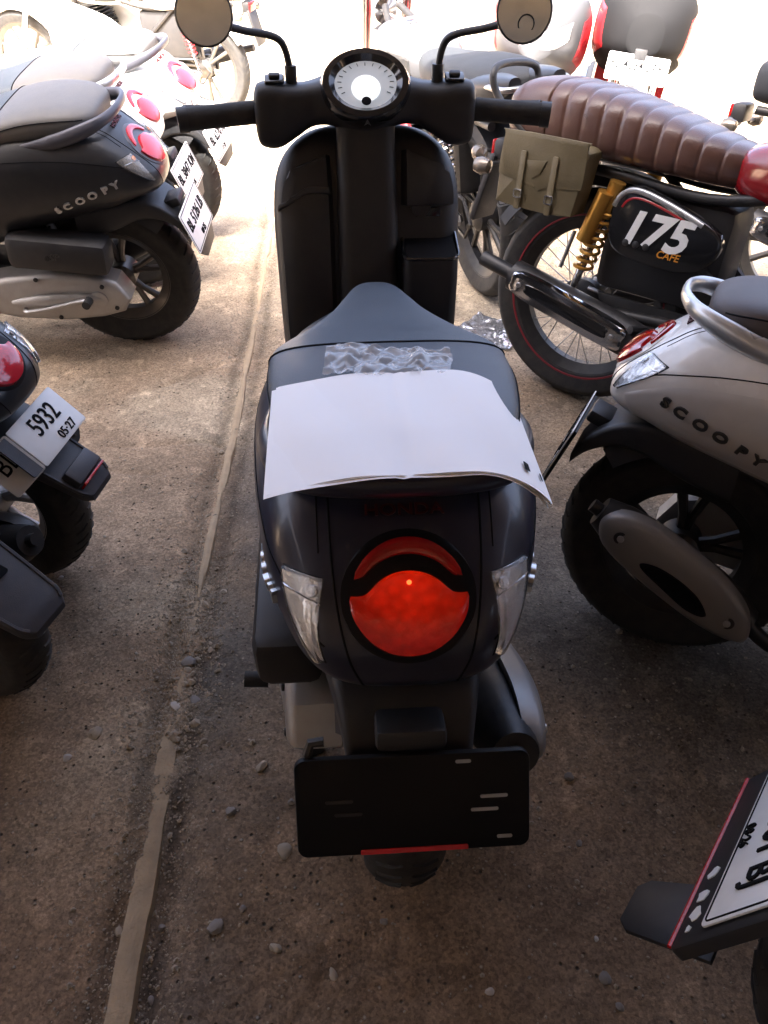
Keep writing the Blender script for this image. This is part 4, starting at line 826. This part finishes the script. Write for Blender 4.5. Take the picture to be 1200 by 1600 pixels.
# bikes out in the sun beyond the roof
tank_dark = mat('tank_dark_silver', (0.08, 0.08, 0.085), 0.4, 0.3)
flat_black = mat('flat_black', (0.01, 0.01, 0.011), 0.8, spec=0.15)
sun_grey = mat('seat_vinyl_pale', (0.028, 0.030, 0.033), 0.65, spec=.25, bump=0.3, bscale=500)
silver = mat('silver_paint', (0.5, 0.5, 0.52), 0.3, 0.5, coat=0.4)
BGR = 'motorcycles parked in the open beyond the shed'
m1 = motorcycle('motorcycle', 'dark motorcycle with grey seat and red side panels behind the saddlebag', R(17), R(-6), tank_dark, sun_grey, BGR, .30, False, None, dark_metal, tail=black_plastic, cowl=False, fairing=(scooter_black, red_paint), mirrors=False, plate=(('BL 2764 PD', .012, .05), ('04·25', -.035, .024)))
place(m1, (0, -.30, .74), 812, 160)
MB().tube([(-.10, -.16, .76), (-.11, -.30, .80), (-.09, -.42, .81), (.09, -.42, .81), (.11, -.30, .80), (.10, -.16, .76)], .009, 10, smooth=50).build('rear_rack', steel, m1)
m2 = motorcycle('motorcycle', 'red and white sport motorcycle facing the shed with a front number plate', R(166), R(-6), scooter_white, sun_grey, BGR, .30, False, None, cast_alloy, fairing=(flat_black, red_paint), headlamps=False, front_plate=(('BL 4534 LAK', .012, .05), ('05·25', -.035, .024)))
place(m2, (0, 1.36, .66), 995, 108)
m3 = motorcycle('motorcycle', 'white motorcycle with red shock springs, its rear wheel to the aisle', R(76), R(-6), scooter_white, sun_grey, BGR, .30, False, None, alloy_dark, spring=red_paint, tail=scooter_white, fairing=(scooter_white, scooter_white))
place(m3, (0, -.30, .30), 390, 110)
m4 = motorcycle('motorcycle', 'dark motorcycle with smoked indicators beyond the red tank', R(-128), R(-6), scooter_black, sun_grey, BGR, .30, False, None, alloy_dark)
place(m4, (0, -.345, .66), 1160, 175)
m5 = motorcycle('motorcycle', 'dark grey and red motorcycle facing the shed without a front plate', R(168), R(-6), scooter_black, sun_grey, BGR, .30, False, None, dark_metal, fairing=(tank_dark, red_paint))
place(m5, (0, 1.33, .77), 838, 62)

# ------------------------------------------------------------------ papers and bag on the seat, foil, stones
paper_m = mat('paper', (0.9, 0.9, 0.9), 0.75, var=0.02)
film = mat('clear_film', (0.85, 0.88, 0.92), 0.06, trans=0.0, alpha=0.38, spec=1.0, coat=1.0)
foil_m = mat('silver_film', (0.7, 0.7, 0.72), 0.22, 0.9)
doc = thing('document', 'open white paper sheets draped over the navy scooter seat', 'paper', main.location, R(3.5))
def pz(u, v):
    """u across (-.15..+.15), v along (-.105..+.105)"""
    z = .826 - .030 * max(0, v + .02) - 5.2 * max(0, u - .055) ** 2 - (1.0 + 1.5 * max(0, -v)) * max(0, -u - .02) ** 2
    return z
for i, (dx, dy, rot, dz) in enumerate(((-.004, -.003, .010, -.0010), (.0, .0, 0.0, 0), (.002, .001, -.004, .0006))):
    G = np.zeros((40, 30, 3))
    for a in range(40):
        for b in range(30):
            u = -.1485 + .297 * a / 39; v = -.105 + .21 * b / 29
            x = .007 + u * math.cos(rot) - v * math.sin(rot) + dx; y = -.128 + u * math.sin(rot) + v * math.cos(rot) + dy
            x -= .012 * max(0, (u - .06) / .09) ** 2
            G[a, b] = (x, y, pz(u, v) + dz + .0007 * math.sin(u * 60 + v * 30 + i) - .0018 * math.exp(-((u + .012) / .004) ** 2))
    sh_ = MB().grid(G, .0003).build('sheet', paper_m, doc)
N_ = lambda u, v: Vector((.009 + u - .012 * max(0, (u - .06) / .09) ** 2, -.127 + v, pz(u, v) + .0035))
for u, v, w_, h_ in ((.118, -.075, .007, .014), (.140, -.072, .003, .012), (.118, -.0753, .0001, .0001)):
    if w_ < .001: continue
    A = N_(u, v); U = (N_(u + .004, v) - N_(u - .004, v)).normalized(); V = (N_(u, v + .004) - N_(u, v - .004)).normalized()
    MB().prism(rrect(w_, h_, min(w_, h_) * .2, 2), A, U, V, .0004).build('print_mark', ink, sh_)
grey_ink = mat('faint_ink', (0.72, 0.72, 0.76), 0.8)
for k in range(0):
    u0 = -.125 if k % 2 else .03; v = .07 - (k // 2) * .018; L = random.uniform(.045, .085)
    MB().tube([N_(u0 + t * L, v) - Vector((0, 0, .0015)) for t in np.linspace(0, 1, 8)], .00018, 4).build('text_line', grey_ink, sh_)

def crumple(w_, h_, n, amp, seed, f=16, base=lambda x, y: 0.0):
    G = np.zeros((n, n, 3)); xs = np.linspace(-w_ / 2, w_ / 2, n); ys = np.linspace(-h_ / 2, h_ / 2, n)
    X, Y = np.meshgrid(xs, ys, indexing='ij')
    r1 = np.abs(fbm(X + 3.1, Y + 7.7, f, 3, seed) - .5) * 2; r2 = np.abs(fbm(X * .6 + Y, Y - X, f * 1.7, 2, seed + 5) - .5) * 2
    Z = amp * (r1 * .7 + r2 * .5)
    ex = .034 * (fbm(X, Y, 11, 3, seed + 9) - .5)
    G[..., 0] = X + ex; G[..., 1] = Y + ex[::-1]; G[..., 2] = Z + np.vectorize(base)(X, Y)
    return G
bagp = MB().grid(crumple(.15, .085, 50, .022, 200, 30, lambda x, y: .816 - max(0, y) * .16 - .8 * max(0, abs(x - .01) - .09) ** 2)).build('plastic_bag', film)
tag(bagp, 'crumpled clear plastic sleeve under the papers on the scooter seat', 'plastic bag')
M_ = Matrix.Rotation(R(3.5), 3, 'Z'); bagp.location = Vector(main.location) + M_ @ Vector((-.012, .015, 0)); bagp.rotation_euler = (0, 0, R(-2))
f0 = on_z(768, 520); fo = MB().grid(crumple(.22, .20, 44, .018, 300, 17)).build('foil_sheet', foil_m)
tag(fo, 'crumpled silver plastic sheet on the floor behind the spoked wheel', 'litter'); fo.location = (f0.x, f0.y, .006); fo.rotation_euler = (0, 0, R(-30))

stone_m = [mat('stone_a', (0.20, 0.18, 0.165), .85, bump=.6, bscale=120, var=.3, vscale=40), mat('stone_b', (0.30, 0.25, 0.19), .85, bump=.6, bscale=120, var=.3, vscale=40), mat('stone_c', (0.42, 0.39, 0.36), .8, bump=.5, bscale=120, var=.2)]
def stone_mesh(r, seed):
    bm = bmesh.new(); bmesh.ops.create_icosphere(bm, subdivisions=2, radius=1.0); rs = random.Random(seed); k = [rs.uniform(.7, 1.2) for _ in range(3)]; ph = [rs.uniform(0, 6) for _ in range(6)]
    for v in bm.verts:
        c = v.co; d_ = 1 + .14 * math.sin(c.x * 2.3 + ph[0]) + .12 * math.sin(c.y * 3.1 + ph[1]) + .10 * math.sin(c.z * 3.7 + ph[2] + c.x * 2)
        v.co = Vector((c.x * k[0], c.y * k[1], c.z * .62 * k[2])) * (d_ + rs.uniform(-.07, .07)) * r
    bm.verts.index_update(); m = MB().add([tuple(v.co) for v in bm.verts], [[v.index for v in f.verts] for f in bm.faces]); bm.free(); return m
stones = [(293, 1032, 13, 0), (308, 1025, 8, 1), (275, 1100, 10, 2), (305, 1093, 13, 0), (306, 1132, 14, 1), (338, 1450, 16, 0), (150, 1148, 14, 1), (106, 1185, 12, 2), (445, 1330, 18, 1), (600, 1440, 9, 0), (182, 1450, 10, 1), (250, 1440, 9, 0), (905, 1318, 8, 0), (945, 1528, 15, 0), (968, 1574, 11, 0), (932, 1468, 6, 2), (888, 1216, 12, 0), (410, 1200, 12, 1), (232, 1555, 10, 0), (360, 1270, 11, 0), (430, 1480, 12, 1), (380, 1420, 9, 0), (520, 1520, 12, 1), (765, 1550, 8, 2), (95, 905, 6, 2), (320, 940, 8, 1), (312, 905, 7, 1), (345, 700, 6, 1), (455, 1255, 10, 0), (260, 1180, 8, 0)]
for i, (px, py, rpx, k) in enumerate(stones):
    c = on_z(px, py); dep = (c - CAM).dot(ray(600, 800)); r = rpx * .72 / FPX * dep
    o = stone_mesh(r, i).build('pebble', stone_m[k], None, 30); o.location = (c.x, c.y, gh(c.x, c.y) + r * .08); o.rotation_euler = (0, 0, random.uniform(0, 6))
    tag(o, ['small dark grey pebble lying on the concrete floor', 'small brown pebble lying on the concrete floor', 'small pale pebble lying on the concrete floor'][k], 'pebble', ['dark grey pebbles on the floor', 'brown pebbles on the floor', 'pale pebbles on the floor'][k])
# loose grit, mostly along the strip and over the worn patch
gv = MB(); rs = random.Random(3); ico = [(0, 0, 1), (.9, 0, .1), (.28, .85, .05), (-.72, .52, 0), (-.72, -.52, .1), (.28, -.85, 0), (0, 0, -.8)]
ifc = [(0, 1, 2), (0, 2, 3), (0, 3, 4), (0, 4, 5), (0, 5, 1), (6, 2, 1), (6, 3, 2), (6, 4, 3), (6, 5, 4), (6, 1, 5)]
pts = []
for i in range(15000):
    y = rs.uniform(-.7, 2.6) if i % 3 else rs.uniform(-.7, .4)
    if i % 2: x = float(strip_x(np.array([y]))[0]) + rs.choice((-1, 1)) * abs(rs.gauss(.035, .035))
    else: x = rs.uniform(-1.2, 1.4)
    if i % 9 == 0: y = rs.uniform(.02, .6); x = float(strip_x(np.array([y]))[0]) + rs.gauss(0, .035)
    pts.append((x, y))
hz = ground_height(np.array([p[0] for p in pts]), np.array([p[1] for p in pts]))
for (x, y), z in zip(pts, hz):
    r = rs.uniform(.001, .0032) * (2.1 if rs.random() < .07 else 1) * (1.5 if .02 < y < .6 and rs.random() < .3 else 1); a = rs.uniform(0, 6); ca_, sa_ = math.cos(a), math.sin(a); kx, ky, kz = rs.uniform(.7, 1.3), rs.uniform(.6, 1.1), rs.uniform(.5, .9)
    gv.add([(x + r * (p[0] * kx * ca_ - p[1] * ky * sa_), y + r * (p[0] * kx * sa_ + p[1] * ky * ca_), z + r * (.2 + p[2] * kz)) for p in ico], ifc)
g_ = gv.build('grit', stone_m[1]); g_['kind'] = 'stuff'; g_['label'] = 'loose grit scattered over the floor along the strip'
